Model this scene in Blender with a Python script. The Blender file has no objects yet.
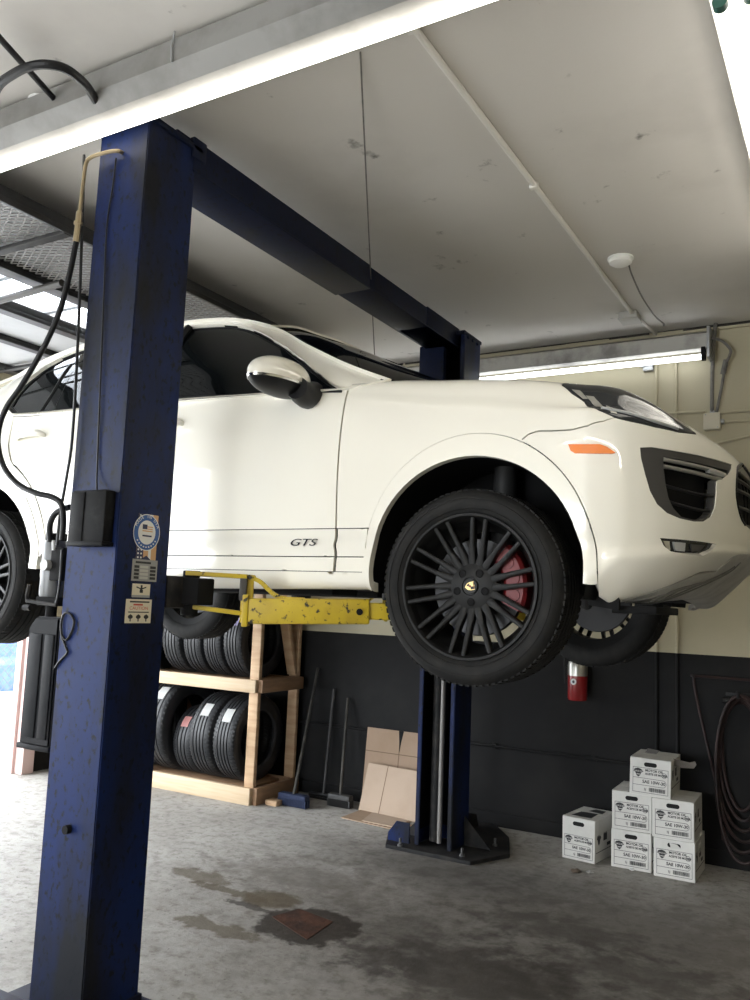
import bpy, bmesh, math, random
import numpy as np
from mathutils import Vector, Matrix, geometry
from mathutils.bvhtree import BVHTree
random.seed(7)
PI = math.pi
scene = bpy.context.scene
COL = scene.collection

# ------------------------------------------------------------------ camera
CAM_H = 1.6
SKY_E = 9.0
EXPO = 0.3
FPX = 842.8
def cam_axes():
    y, p, r = -0.53038, 0.122125, 0.039764
    cy, sy = math.cos(y), math.sin(y)
    fw = Vector((sy*math.cos(p), cy*math.cos(p), math.sin(p)))
    rt = Vector((cy, -sy, 0)); up = rt.cross(fw)
    cr, sr = math.cos(r), math.sin(r)
    return cr*rt + sr*up, -sr*rt + cr*up, fw
RT, UP, FW = cam_axes()
CAM = Vector((0, 0, CAM_H))
cam_d = bpy.data.cameras.new('camera'); cam = bpy.data.objects.new('camera', cam_d); COL.objects.link(cam)
m = Matrix((RT, UP, -FW)).transposed().to_4x4(); m.translation = CAM
cam.matrix_world = m
cam_d.sensor_fit = 'VERTICAL'; cam_d.sensor_height = 36.0; cam_d.lens = 36.0*FPX/1000.0
cam_d.clip_start = 0.02
scene.camera = cam
def ray(px, py):
    return (RT*((px-375)/FPX) + UP*(-(py-500)/FPX) + FW)
def atZ(px, py, z):
    d = ray(px, py); return CAM + d*((z-CAM_H)/d.z)
def atY(px, py, y):
    d = ray(px, py); return CAM + d*(y/d.y)
def atX(px, py, x):
    d = ray(px, py); return CAM + d*(x/d.x)

# ------------------------------------------------------------------ objects
def tag(o, label=None, cat=None, group=None, kind=None):
    if label: o['label'] = label
    if cat: o['category'] = cat
    if group: o['group'] = group
    if kind: o['kind'] = kind
    return o
def wloc(o):
    v = Vector((0, 0, 0))
    while o is not None:
        v += o.location; o = o.parent
    return v
def empty(name, loc, parent=None):
    o = bpy.data.objects.new(name, None); COL.objects.link(o)
    o.empty_display_size = 0.1
    if parent: o.parent = parent; o.location = Vector(loc) - wloc(parent)
    else: o.location = loc
    return o
def thing(name, label, cat, loc, group=None):
    return tag(empty(name, loc), label, cat, group)
def link_mesh(name, me, mat, parent=None, origin=None):
    """mesh authored in world coordinates"""
    o = bpy.data.objects.new(name, me); COL.objects.link(o)
    base = Vector((0, 0, 0))
    if parent: o.parent = parent; base = wloc(parent)
    if origin is not None:
        o.location = Vector(origin) - base; base = Vector(origin)
    if base.length > 0: me.transform(Matrix.Translation(-base))
    if mat is not None and not me.materials:
        for mm in (mat if isinstance(mat, (list, tuple)) else [mat]): me.materials.append(mm)
    return o
def obj(name, bm, mat, parent=None, origin=None, smooth=True, angle=35, recalc=True):
    if recalc: bmesh.ops.recalc_face_normals(bm, faces=bm.faces)
    me = bpy.data.meshes.new(name); bm.to_mesh(me); bm.free()
    if smooth:
        me.shade_smooth()
        try: me.set_sharp_from_angle(angle=math.radians(angle))
        except Exception: pass
    return link_mesh(name, me, mat, parent, origin)
def copy_tree(o, parent=None):
    c = o.copy(); COL.objects.link(c)
    if parent: c.parent = parent
    for ch in list(o.children): copy_tree(ch, c)
    return c

# ------------------------------------------------------------------ shapes
def B(): return bmesh.new()
def merge(bm, b2, mtx=None, mi=None):
    me = bpy.data.meshes.new('tmp'); b2.to_mesh(me); b2.free()
    if mtx is not None: me.transform(mtx)
    n0 = len(bm.faces); bm.from_mesh(me); bpy.data.meshes.remove(me)
    bm.faces.ensure_lookup_table()
    if mi is not None:
        for f in bm.faces[n0:]: f.material_index = mi
    return bm
def box(bm, lo, hi, bev=0.0, mtx=None, seg=2, mi=None):
    b = bmesh.new(); bmesh.ops.create_cube(b, size=1)
    lo = Vector(lo); hi = Vector(hi); c = (lo+hi)/2; s = hi-lo
    for v in b.verts: v.co = Vector((v.co.x*s.x, v.co.y*s.y, v.co.z*s.z)) + c
    if bev > 0: bmesh.ops.bevel(b, geom=b.edges[:], offset=min(bev, 0.45*min(abs(s.x), abs(s.y), abs(s.z))), segments=seg, affect='EDGES', profile=0.5)
    return merge(bm, b, mtx, mi)
def obox(bm, a, bpt, w, h, bev=0.0, up=(0, 0, 1), mi=None, shift=(0, 0)):
    """box from a to b with width w (sideways) and height h"""
    a = Vector(a); bpt = Vector(bpt); d = bpt-a; L = d.length; d.normalize()
    up = Vector(up); s = d.cross(up)
    if s.length < 1e-4: s = d.cross(Vector((1, 0, 0)))
    s.normalize(); u = s.cross(d).normalized()
    M = Matrix((d, s, u)).transposed().to_4x4(); M.translation = a
    return box(bm, (0, -w/2+shift[0], -h/2+shift[1]), (L, w/2+shift[0], h/2+shift[1]), bev, M, mi=mi)
def spline(pts, n=8):
    pts = [Vector(p) for p in pts]; out = []
    P = [pts[0]*2-pts[1]] + pts + [pts[-1]*2-pts[-2]]
    for i in range(1, len(P)-2):
        for k in range(n):
            t = k/n; a, b, c, d = P[i-1], P[i], P[i+1], P[i+2]
            out.append(0.5*((2*b)+(c-a)*t+(2*a-5*b+4*c-d)*t*t+(-a+3*b-3*c+d)*t**3))
    out.append(pts[-1]); return out
def tube(bm, pts, r, n=10, cap=True, mi=None):
    pts = [Vector(p) for p in pts]; rings = []
    t0 = (pts[1]-pts[0]).normalized(); ref = t0.orthogonal().normalized()
    for i, p in enumerate(pts):
        if i == 0: t = pts[1]-pts[0]
        elif i == len(pts)-1: t = pts[-1]-pts[-2]
        else: t = (pts[i+1]-pts[i]).normalized()+(pts[i]-pts[i-1]).normalized()
        t.normalize(); ref = (ref - t*ref.dot(t)).normalized(); bi = t.cross(ref)
        rr = r[i] if isinstance(r, (list, tuple)) else r
        rings.append([bm.verts.new(p + (ref*math.cos(2*PI*k/n)+bi*math.sin(2*PI*k/n))*rr) for k in range(n)])
    fs = []
    for a, b in zip(rings, rings[1:]):
        for k in range(n): fs.append(bm.faces.new((a[k], a[(k+1) % n], b[(k+1) % n], b[k])))
    if cap: fs.append(bm.faces.new(rings[0][::-1])); fs.append(bm.faces.new(rings[-1]))
    if mi is not None:
        for f in fs: f.material_index = mi
    return bm
def lathe(bm, prof, n=64, mtx=None, axis='Y', close=False, mi=None, cap=True):
    """prof = [(r, h)]; revolve about the axis"""
    rings = []
    for r, h in prof:
        ring = []
        for k in range(n):
            a = 2*PI*k/n; c, s = r*math.cos(a), r*math.sin(a)
            co = (c, h, s) if axis == 'Y' else ((c, s, h) if axis == 'Z' else (h, c, s))
            v = Vector(co)
            if mtx is not None: v = mtx @ v
            ring.append(bm.verts.new(v))
        rings.append(ring)
    prs = list(zip(rings, rings[1:]))
    if close: prs.append((rings[-1], rings[0]))
    for a, b in prs:
        for k in range(n):
            f = bm.faces.new((a[k], a[(k+1) % n], b[(k+1) % n], b[k]))
            if mi is not None: f.material_index = mi
    if not close and cap:
        for ring, rr in ((rings[0], prof[0][0]), (rings[-1], prof[-1][0])):
            if rr > 1e-6:
                f = bm.faces.new(ring)
                if mi is not None: f.material_index = mi
    return bm
def prism(bm, poly, h0, h1, mtx=None, mi=None, bev=0.0):
    """polygon in local xy extruded along z"""
    b = bmesh.new()
    lo = [b.verts.new((p[0], p[1], h0)) for p in poly]; hi = [b.verts.new((p[0], p[1], h1)) for p in poly]
    b.faces.new(lo[::-1]); b.faces.new(hi); n = len(poly)
    for k in range(n): b.faces.new((lo[k], lo[(k+1) % n], hi[(k+1) % n], hi[k]))
    bmesh.ops.recalc_face_normals(b, faces=b.faces)
    if bev: bmesh.ops.bevel(b, geom=b.edges[:], offset=bev, segments=2, affect='EDGES')
    return merge(bm, b, mtx, mi)
def frame(o, x, y):
    """matrix with local x, y axes and z = x cross y"""
    x = Vector(x).normalized(); y = Vector(y); z = x.cross(y).normalized(); y = z.cross(x)
    M = Matrix((x, y, z)).transposed().to_4x4(); M.translation = Vector(o); return M
def text_bm(s, size, mtx, depth=0.001, shear=0.0, sx=1.0, align='LEFT', spacing=1.0, off=0.0):
    cu = bpy.data.curves.new('t', 'FONT'); cu.body = s; cu.size = size; cu.extrude = depth; cu.shear = shear
    cu.align_x = align; cu.space_character = spacing; cu.offset = off
    o = bpy.data.objects.new('t', cu); COL.objects.link(o)
    dg = bpy.context.evaluated_depsgraph_get(); dg.update()
    me = bpy.data.meshes.new_from_object(o.evaluated_get(dg))
    bpy.data.objects.remove(o); bpy.data.curves.remove(cu)
    me.transform(mtx @ Matrix.Diagonal((sx, 1, 1, 1)))
    b = bmesh.new(); b.from_mesh(me); bpy.data.meshes.remove(me); return b

# ------------------------------------------------------------------ materials
MATS = {}
def mat(name, col, rough=0.5, metal=0.0, coat=0.0, emit=None, es=0.0, spec=0.5, trans=0.0):
    m = bpy.data.materials.new(name); m.use_nodes = True
    p = m.node_tree.nodes['Principled BSDF']
    p.inputs['Base Color'].default_value = (*col, 1); p.inputs['Roughness'].default_value = rough
    p.inputs['Metallic'].default_value = metal; p.inputs['Coat Weight'].default_value = coat
    p.inputs['Coat Roughness'].default_value = 0.03; p.inputs['Specular IOR Level'].default_value = spec
    if trans: p.inputs['Transmission Weight'].default_value = trans
    if emit: p.inputs['Emission Color'].default_value = (*emit, 1); p.inputs['Emission Strength'].default_value = es
    MATS[name] = m; return m
def noisy(m, c2, scale=8.0, lo=0.45, hi=0.65, detail=8.0, stretch=(1, 1, 1), rough2=None, bump=0.0, bscale=None, nrough=0.6, coords='Object'):
    """mix a second colour into the base with a noise mask"""
    nt = m.node_tree; p = nt.nodes['Principled BSDF']; N = nt.nodes.new; L = nt.links.new
    tc = N('ShaderNodeTexCoord'); mp = N('ShaderNodeMapping'); mp.inputs['Scale'].default_value = stretch
    L(tc.outputs[coords], mp.inputs['Vector'])
    nz = N('ShaderNodeTexNoise'); nz.inputs['Scale'].default_value = scale; nz.inputs['Detail'].default_value = detail; nz.inputs['Roughness'].default_value = nrough
    L(mp.outputs[0], nz.inputs['Vector'])
    mr = N('ShaderNodeMapRange'); mr.inputs['From Min'].default_value = lo; mr.inputs['From Max'].default_value = hi
    L(nz.outputs['Fac'], mr.inputs['Value'])
    mx = N('ShaderNodeMix'); mx.data_type = 'RGBA'
    src = p.inputs['Base Color']
    if src.is_linked: L(src.links[0].from_socket, mx.inputs['A'])
    else: mx.inputs['A'].default_value = src.default_value[:]
    mx.inputs['B'].default_value = (*c2, 1)
    L(mr.outputs[0], mx.inputs['Factor']); L(mx.outputs['Result'], p.inputs['Base Color'])
    if rough2 is not None:
        m2 = N('ShaderNodeMapRange'); m2.inputs['To Min'].default_value = p.inputs['Roughness'].default_value; m2.inputs['To Max'].default_value = rough2
        L(mr.outputs[0], m2.inputs['Value']); L(m2.outputs[0], p.inputs['Roughness'])
    if bump:
        n2 = N('ShaderNodeTexNoise'); n2.inputs['Scale'].default_value = bscale or scale*4; n2.inputs['Detail'].default_value = 6
        L(mp.outputs[0], n2.inputs['Vector'])
        bp = N('ShaderNodeBump'); bp.inputs['Strength'].default_value = bump; bp.inputs['Distance'].default_value = 0.01
        L(n2.outputs['Fac'], bp.inputs['Height']); L(bp.outputs[0], p.inputs['Normal'])
    return m
# ================================================================== CAR
XH, YC = -1.307, 3.905                 # front axle and centre plane
paint = mat('car_paint', (0.84, 0.81, 0.72), 0.28, coat=1.0)
glass_m = mat('dark_glass', (0.003, 0.004, 0.0045), 0.03, spec=0.35)
rubber_trim = mat('black_trim', (0.010, 0.010, 0.011), 0.4, spec=.25)
black_m = mat('matte_black', (0.006, 0.006, 0.0065), 0.8, spec=.2)
grey_trim = mat('grey_trim', (0.055, 0.052, 0.049), 0.45, spec=.3)
apron_m = noisy(mat('grey_apron', (0.44, 0.43, 0.40), 0.5), (0.28, 0.27, 0.25), 6, 0.4, 0.7)
rib_m = mat('apron_rib', (.16, .155, .145), .5)
chrome = mat('chrome', (0.75, 0.75, 0.74), 0.15, metal=1.0)
silver = mat('silver', (0.55, 0.54, 0.50), 0.3, metal=0.8)
amber = mat('amber', (0.80, 0.20, 0.02), 0.2, coat=0.6)
lens_m = mat('lamp_glass', (0.018, 0.020, 0.022), 0.10, spec=.45)
clear_l = mat('clear_lens', (0.38, 0.385, 0.38), 0.2)
tyre_m = noisy(mat('tire_rubber', (0.011, 0.011, 0.011), 0.7, spec=.2), (0.022, 0.021, 0.019), 14, 0.45, 0.75)
rim_m = mat('black_rim', (0.006, 0.006, 0.006), 0.45, spec=.25)
disc_m = mat('brake_steel', (0.05, 0.05, 0.052), 0.5, metal=0.5)
red_m = mat('caliper_red', (0.15, 0.007, 0.009), 0.5)
gold_m = mat('gold', (0.70, 0.50, 0.20), 0.35, metal=0.3)

def lerpt(x, tab):
    xs = [t[0] for t in tab]; return [float(np.interp(x, xs, [t[k] for t in tab])) for k in range(1, len(tab[0]))]
def side_station(x):
    dz = float(np.interp(x, [-1.4, -0.45], [0, 0.018]))
    tailw = float(np.interp(x, [-4.05, -3.95, -3.7, -3.3, -2.9], [0.80, 0.88, 0.955, 0.99, 1.0]))
    zl = float(np.interp(x, [-4.05, -3.5, -3.3], [0.12, 0.05, 0.0]))
    z7, z8, w7, w8 = lerpt(x, [(-4.05, 2.45, 2.52, .84, .78), (-3.6, 2.56, 2.62, .87, .80), (-3.2, 2.58, 2.62, .895, .84), (-2.7, 2.55, 2.60, .905, .86), (-1.6, 2.535, 2.575, .912, .87),
                              (-0.9, 2.515, 2.560, .915, .87), (-0.62, 2.490, 2.550, .918, .85), (-0.46, 2.470, 2.552, .918, .845), (-0.25, 2.440, 2.533, .918, .84),
                              (0.0, 2.415, 2.512, .917, .835), (0.2, 2.390, 2.490, .912, .828), (0.45, 2.350, 2.448, .905, .81)])
    z9, z10 = lerpt(x, [(-4.05, 2.55, 2.56), (-0.9, 2.58, 2.60), (-0.45, 2.585, 2.63), (0.0, 2.535, 2.575), (0.45, 2.462, 2.500)])
    w6 = float(np.interp(x, [-3.2, -2.9, -2.5, -0.6, 0.0, 0.45], [0.962, 0.968, 0.96, 0.955, 0.952, 0.945]))
    w5 = float(np.interp(x, [-3.2, -2.9, -2.5, -0.6, 0.0, 0.45], [0.968, 0.972, 0.966, 0.964, 0.966, 0.955]))
    c = [(0.84, 1.655+dz), (0.935, 1.652+dz), (0.956, 1.715), (0.948, 1.83), (0.958, 1.92), (w5, 2.12), (w6, 2.31), (w7, z7), (w8, z8), (0.52, z9), (0.0, z10)]
    return [(x, w*tailw, z+zl*(1 if j < 3 else 0.3)) for j, (w, z) in enumerate(c)]
def nose_station(t):
    a = math.radians(t); f = math.sin(a)**1.5
    def q(z0, z1, p=1.0): return z0+(z1-z0)*f**p
    b0 = float(np.interp(t, [0, 10, 28, 45, 65, 90], [1.655, 1.630, 1.648, 1.640, 1.655, 1.67])); b1 = float(np.interp(t, [0, 10, 28, 45, 65, 90], [1.668, 1.642, 1.660, 1.657, 1.685, 1.70]))
    lev = [(0.60, 0.80, b0), (0.72, 0.885, b1), (0.885, 0.956, q(1.755, 1.835)), (0.905, 0.953, q(1.83, 1.89)), (0.915, 0.958, q(1.92, 1.97)),
           (0.915, 0.955, q(2.12, 2.10)), (0.895, 0.945, q(2.29, 2.18)), (0.845, 0.905, q(2.35, 2.268)), (0.74, 0.81, q(2.446, 2.326, 1.1)),
           (0.56, 0.52, q(2.462, 2.425)), (0.461, 0.0, 2.500)]
    out = []
    for L, W, z in lev:
        w = W*math.cos(a)**0.92 if t < 90 else 0.0
        x = 0.46+(L-0.46)*math.sin(a)**1.05
        out.append((x, w, z))
    return out
XS = [-4.05, -3.9, -3.6, -3.3, -3.0, -2.7, -2.3, -1.9, -1.5, -1.1, -0.8, -0.6, -0.4, -0.2, 0.0, 0.2, 0.32, 0.40, 0.46]
TS = [13, 21, 29, 37, 45, 53, 61, 69, 77, 84, 90]
NET = np.array([side_station(x) for x in XS] + [nose_station(t) for t in TS])

class Surf:
    def __init__(self, net):
        self.n = net; self.nu, self.nv = net.shape[:2]
    def at(self, uv):
        uv = np.asarray(uv, float).reshape(-1, 2); n = self.n
        u = np.clip(uv[:, 0], 0, self.nu-1); v = np.clip(uv[:, 1], 0, self.nv-1)
        iu = np.minimum(u.astype(int), self.nu-2); iv = np.minimum(v.astype(int), self.nv-2)
        fu = (u-iu)[:, None]; fv = (v-iv)[:, None]
        def w(t): return (-t**3+2*t*t-t)/2, (3*t**3-5*t*t+2)/2, (-3*t**3+4*t*t+t)/2, (t**3-t*t)/2
        ext = self.ext()
        wu = w(fu); wv = w(fv); out = 0
        for a in range(4):
            r = 0
            for b in range(4): r = r + wv[b]*ext[iu+a, iv+b]
            out = out + wu[a]*r
        return out
    def ext(self):
        if not hasattr(self, '_e'):
            n = self.n; e = np.zeros((self.nu+2, self.nv+2, 3)); e[1:-1, 1:-1] = n
            e[0, 1:-1] = 2*n[0]-n[1]; e[-1, 1:-1] = 2*n[-1]-n[-2]
            e[:, 0] = 2*e[:, 1]-e[:, 2]; e[:, -1] = 2*e[:, -2]-e[:, -3]
            self.mirror_end(e); self._e = e
        return self._e
    def mirror_end(self, e): pass
    def world(self, uv):
        p = self.at(uv); return np.stack([XH+p[:, 0], YC-p[:, 1], p[:, 2]], 1)
    def normal(self, uv):
        uv = np.asarray(uv, float).reshape(-1, 2); e = 0.02
        lo = uv.copy(); hi = uv.copy(); lo[:, 0] -= e; hi[:, 0] += e
        du = self.world(np.clip(hi, 0, [self.nu-1, self.nv-1]))-self.world(np.clip(lo, 0, [self.nu-1, self.nv-1]))
        lo = uv.copy(); hi = uv.copy(); lo[:, 1] -= e; hi[:, 1] += e
        dv = self.world(np.clip(hi, 0, [self.nu-1, self.nv-1]))-self.world(np.clip(lo, 0, [self.nu-1, self.nv-1]))
        n = np.cross(du, dv); l = np.linalg.norm(n, axis=1, keepdims=True); n = n/np.maximum(l, 1e-9)
        return n
    def bvh(self, k=8):
        if hasattr(self, '_b'): return self._b
        us = np.linspace(0, self.nu-1, (self.nu-1)*k+1); vs = np.linspace(0, self.nv-1, (self.nv-1)*k+1)
        g = np.array([(a, b) for a in us for b in vs]); P = self.world(g); nvv = len(vs); tr = []
        for i in range(len(us)-1):
            for j in range(nvv-1):
                a = i*nvv+j; tr += [(a, a+nvv, a+nvv+1), (a, a+nvv+1, a+1)]
        self._g = g; self._P = P; self._t = tr
        self._b = BVHTree.FromPolygons([Vector(p) for p in P], tr, all_triangles=True); return self._b
    def hit(self, o, d):
        b = self.bvh(); loc, nor, idx, dist = b.ray_cast(Vector(o), Vector(d).normalized())
        if loc is None:
            loc, nor, idx, dist = self.near_ray(o, d)
        t = self._t[idx]; A, Bq, C = [self._P[i] for i in t]; p = np.array(loc)
        v0, v1, v2 = Bq-A, C-A, p-A; d00 = v0@v0; d01 = v0@v1; d11 = v1@v1; d20 = v2@v0; d21 = v2@v1; den = d00*d11-d01*d01
        if abs(den) < 1e-15: return tuple(self._g[t[0]])
        b1 = (d11*d20-d01*d21)/den; b2 = (d00*d21-d01*d20)/den
        r = (1-b1-b2)*self._g[t[0]]+b1*self._g[t[1]]+b2*self._g[t[2]]
        return float(r[0]), float(r[1])
    def near_ray(self, o, d):
        b = self.bvh(); o = Vector(o); d = Vector(d).normalized(); best = None
        for k in range(0, 160):
            q = o+d*(2.0+k*0.02); r = b.find_nearest(q)
            if best is None or r[3] < best[3]: best = r
        return best
    def px(self, x, y): return self.hit(CAM, ray(x, y))
    def xz(self, cx, z): return self.hit((XH+cx, -2, z), (0, 1, 0))
class Body(Surf):
    def mirror_end(self, e):
        e[-1] = e[-3]*np.array([1, -1, 1]); e[:, -1] = e[:, -3]*np.array([1, -1, 1])
BODY = Body(NET)

def arcs(cx, cz, r, a0, a1, n=24):
    rx = r if r < .5 else r*RXF
    return [(cx+rx*math.cos(math.radians(a0+(a1-a0)*k/n)), cz+r*math.sin(math.radians(a0+(a1-a0)*k/n))) for k in range(n+1)]
def resample(loop, d=0.12):
    out = []; n = len(loop)
    for i in range(n):
        a = np.array(loop[i]); b = np.array(loop[(i+1) % n]); L = np.abs(b-a).max(); k = max(1, int(math.ceil(L/d)))
        for t in range(k): out.append(tuple(a+(b-a)*t/k))
    return out
def inside(P, loops):
    c = np.zeros(len(P), bool)
    for lp in loops:
        L = np.array(lp); x1, y1 = L[:, 0], L[:, 1]; x2, y2 = np.roll(x1, -1), np.roll(y1, -1)
        for k in range(len(L)):
            cond = (y1[k] > P[:, 1]) != (y2[k] > P[:, 1])
            if not cond.any(): continue
            xi = (x2[k]-x1[k])*(P[:, 1]-y1[k])/(y2[k]-y1[k]+1e-15)+x1[k]
            c ^= cond & (P[:, 0] < xi)
    return c
RXF = 0.906
CAR_SIDES = (1, -1)
def panel(name, S, loops, m, parent, off=0.0, lip=0.012, step=0.16, sides=CAR_SIDES, label=None, shrink=0.0, offfn=None):
    """a sheet cut out of a surface: loops are uv polygons, the first the outline and the rest holes; the edges turn inward by lip"""
    loops = [resample(l) for l in loops]
    V = []; E = []
    for lp in loops:
        n0 = len(V); V += lp; E += [(n0+k, n0+(k+1) % len(lp)) for k in range(len(lp))]
    L0 = np.array(loops[0]); lo = L0.min(0); hi = L0.max(0)
    gu = np.arange(math.floor(lo[0]/step)*step, hi[0]+step, step); gv = np.arange(math.floor(lo[1]/step)*step, hi[1]+step, step)
    G = np.array([(a, b) for a in gu for b in gv]); G = G[inside(G, loops)]
    A = np.array(V); G = np.array([g for g in G if np.abs(A-g).max(1).min() > step*0.3]).reshape(-1, 2)
    V2 = [Vector(v) for v in V]+[Vector(g) for g in G]
    vo, eo, fo, ov, oe, of = geometry.delaunay_2d_cdt(V2, E, [], 0, 1e-7)
    UV = np.array([(v.x, v.y) for v in vo]); F = np.array([f for f in fo if len(f) == 3])
    cen = UV[F].mean(1); F = F[inside(cen, loops)]
    a, b, c = UV[F[:, 0]], UV[F[:, 1]], UV[F[:, 2]]
    ar = (b[:, 0]-a[:, 0])*(c[:, 1]-a[:, 1])-(b[:, 1]-a[:, 1])*(c[:, 0]-a[:, 0])
    F = F[np.abs(ar) > 1e-9]; ar = ar[np.abs(ar) > 1e-9]
    F = np.array([f if s > 0 else f[::-1] for f, s in zip(F, ar)])
    P = S.world(UV); N = S.normal(UV)
    o_ = off if offfn is None else offfn(UV, P)[:, None]
    P = P+N*o_
    # boundary lip
    from collections import Counter
    ec = Counter(); de = {}
    for f in F:
        for k in range(3):
            e = (int(f[k]), int(f[(k+1) % 3])); ec[tuple(sorted(e))] += 1; de[tuple(sorted(e))] = e
    be = [de[e] for e, n_ in ec.items() if n_ == 1]
    res = []
    for sd in sides:
        PP = P.copy(); NN = N.copy()
        if sd < 0: PP[:, 1] = 2*YC-PP[:, 1]; NN[:, 1] *= -1
        verts = [tuple(p) for p in PP]; norms = [tuple(n_) for n_ in NN]
        faces = [tuple(int(i) for i in (f if sd > 0 else f[::-1])) for f in F]
        if lip:
            for (i, j) in be:
                n0 = len(verts)
                a_, b_ = PP[i], PP[j]; ai, bi = a_-NN[i]*lip, b_-NN[j]*lip
                verts += [tuple(a_), tuple(b_), tuple(bi), tuple(ai)]
                q = (n0, n0+3, n0+2, n0+1)
                fn = np.cross(ai-a_, bi-a_)
                if sd < 0: q = q[::-1]; fn = -fn
                fn = fn/max(np.linalg.norm(fn), 1e-9); norms += [tuple(fn)]*4
                faces.append(q)
        me = bpy.data.meshes.new(name); me.from_pydata(verts, [], faces); me.update()
        me.shade_smooth(); me.normals_split_custom_set_from_vertices(norms)
        o = link_mesh(name, me, m, parent)
        if label: o['label'] = label
        res.append(o)
    return res
def strip(bm, S, uvs, w, off=0.002, h=0.004, n=6):
    """thin raised bead along a path of uv points"""
    P = S.world(uvs)+S.normal(uvs)*off
    return tube(bm, [Vector(p) for p in P], w/2, n)

car = thing('car', 'cream white sport utility car with black wheels raised on the blue two post lift', 'car', (XH-1.45, YC, 1.30))

bx = BODY.xz
# ---- seams in (cx, z)
X_AB = -0.605      # front door / fender
X_BB = -1.73       # front / rear door
FA = (0.01, 1.737); RA = (-2.945, 1.737); R_IN, R_OUT = 0.437, 0.528
def U(cx): return bx(cx, 2.2)[0]
def uvx(pts): return [bx(*p) for p in pts]
g = 0.0022
# fender / bumper seam and headlight outline, read off the surface
seam_fb = [BODY.px(*p) for p in ((522, 439.5), (529, 434), (538, 431), (552, 431), (570, 430), (588, 426), (603, 421.5), (614, 418))]
hl_low = [BODY.px(*p) for p in ((562, 385), (572, 393), (585, 402), (600, 411), (614, 417), (632, 421.5), (655, 427), (678, 432), (696, 434))]
hl_up = [(q[0], v) for q, v in zip(hl_low, (7.95, 8.35, 8.45, 8.45, 8.45, 8.4, 8.2, 7.5, hl_low[-1][1]+.05))]
headlight_loop = hl_low + hl_up[::-1]
u_AB = U(X_AB)
VT = 8.62         # hood shut line on top of the fender
aF = math.degrees(math.atan2(2.228-FA[1], (0.207-FA[0])/RXF))
ZG = 1.9062
fender = [(u_AB+g*8, bx(X_AB, ZG)[1])] + uvx([(FA[0]-(R_OUT+.003)*RXF*math.sqrt(1-((ZG-FA[1])/(R_OUT+.003))**2), ZG)] + [p for p in arcs(*FA, R_OUT+0.003, 200, aF, 60) if p[1] > ZG+.004 or p[0] > 0]) + [(q[0], q[1]+.014) for q in seam_fb] + [(q[0]-0.03, q[1]-0.02) for q in hl_low[:5]][::-1] + [(hl_low[0][0], VT), (u_AB+0.02, VT)]
panel('front_fender', BODY, [fender], paint, car)
body_black = []
door_top = 7.06
zd = 1.726
fdoor = [(u_AB-0.02, bx(-.605, ZG)[1]), (u_AB-0.02, 7.35), (u_AB-.3, door_top+.05), (U(X_BB)+.012, door_top), (U(X_BB)+.012, bx(X_BB, ZG)[1])]
panel('front_door', BODY, [fdoor], paint, car)
uB = U(X_BB)-.012
rd_arc = arcs(*RA, 0.60, 8, 66, 14)
rdoor = [(uB, bx(X_BB, ZG)[1]), (uB, door_top), (U(-2.85), door_top)] + [bx(-2.80, 2.40)] + [bx(*p) for p in rd_arc[::-1] if p[1] > ZG+.01] + [bx(-2.425, ZG)]
panel('rear_door', BODY, [rdoor], paint, car)
quarter = [(U(-2.85)-.02, door_top)] + [bx(-2.815, 2.40)] + [bx(*p) for p in arcs(*RA, 0.588, 66, 8, 14)] + uvx(arcs(*RA, R_OUT+.003, 4, 181)) + [bx(-3.46, 1.72), bx(-3.95, 1.80), (0.05, 3.0), (0.05, 8.0), (U(-3.2), 7.9), (U(-2.9), 7.5)]
panel('rear_quarter', BODY, [quarter], paint, car)
# arch extensions
for C in (FA, RA):
    ring = uvx(arcs(*C, R_OUT, -4 if C is FA else -3, 190 if C is FA else 186, 40)) + uvx(arcs(*C, R_IN, 190 if C is FA else 186, -5 if C is FA else -3, 40))
    rr = C
    def fn(UV, P, C=C):
        x_, z_ = P[:, 0]-XH-C[0], P[:, 2]-C[1]; d = np.hypot(x_, z_); th = np.arctan2(z_, x_/RXF); ro = R_OUT*np.hypot(RXF*np.cos(th), np.sin(th)); t = np.clip((ro-d)/(ro-R_IN), 0, 1)
        return 0.004+0.016*np.sin(t*PI/2)
    panel('arch_extension', BODY, [ring], paint, car, offfn=fn, lip=0.035, step=0.06)
# lower door strips
for xa, xb in ((-0.598, -0.457), (-1.722, -0.612), (-2.43, -1.738)):
    z0, z1 = 1.789, 1.9025
    st = [bx(xa, z0), bx(xb, z0), bx(xb, z1), bx(xa, z1)]
    def fn2(UV, P):
        t = np.clip((P[:, 2]-1.786)/0.116, 0, 1); return 0.0-0.004*t+0.016*np.exp(-((t-0.42)/0.2)**2)
    panel('door_moulding', BODY, [st], paint, car, offfn=fn2, lip=0.014, step=0.05)
    st = [bx(xa, zd), bx(xb, zd), bx(xb, 1.7845), bx(xa, 1.7845)]
    panel('lower_moulding', BODY, [st], paint, car, off=0.0, lip=0.014, step=0.1)
# sill
sill = [(U(-2.44), .35), (U(-.455), .35), (U(-.452), bx(-.47, 1.723)[1]), (U(-2.42), bx(-2.42, 1.722)[1])]
panel('sill', BODY, [sill], paint, car, off=0.012, lip=0.02)
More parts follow.
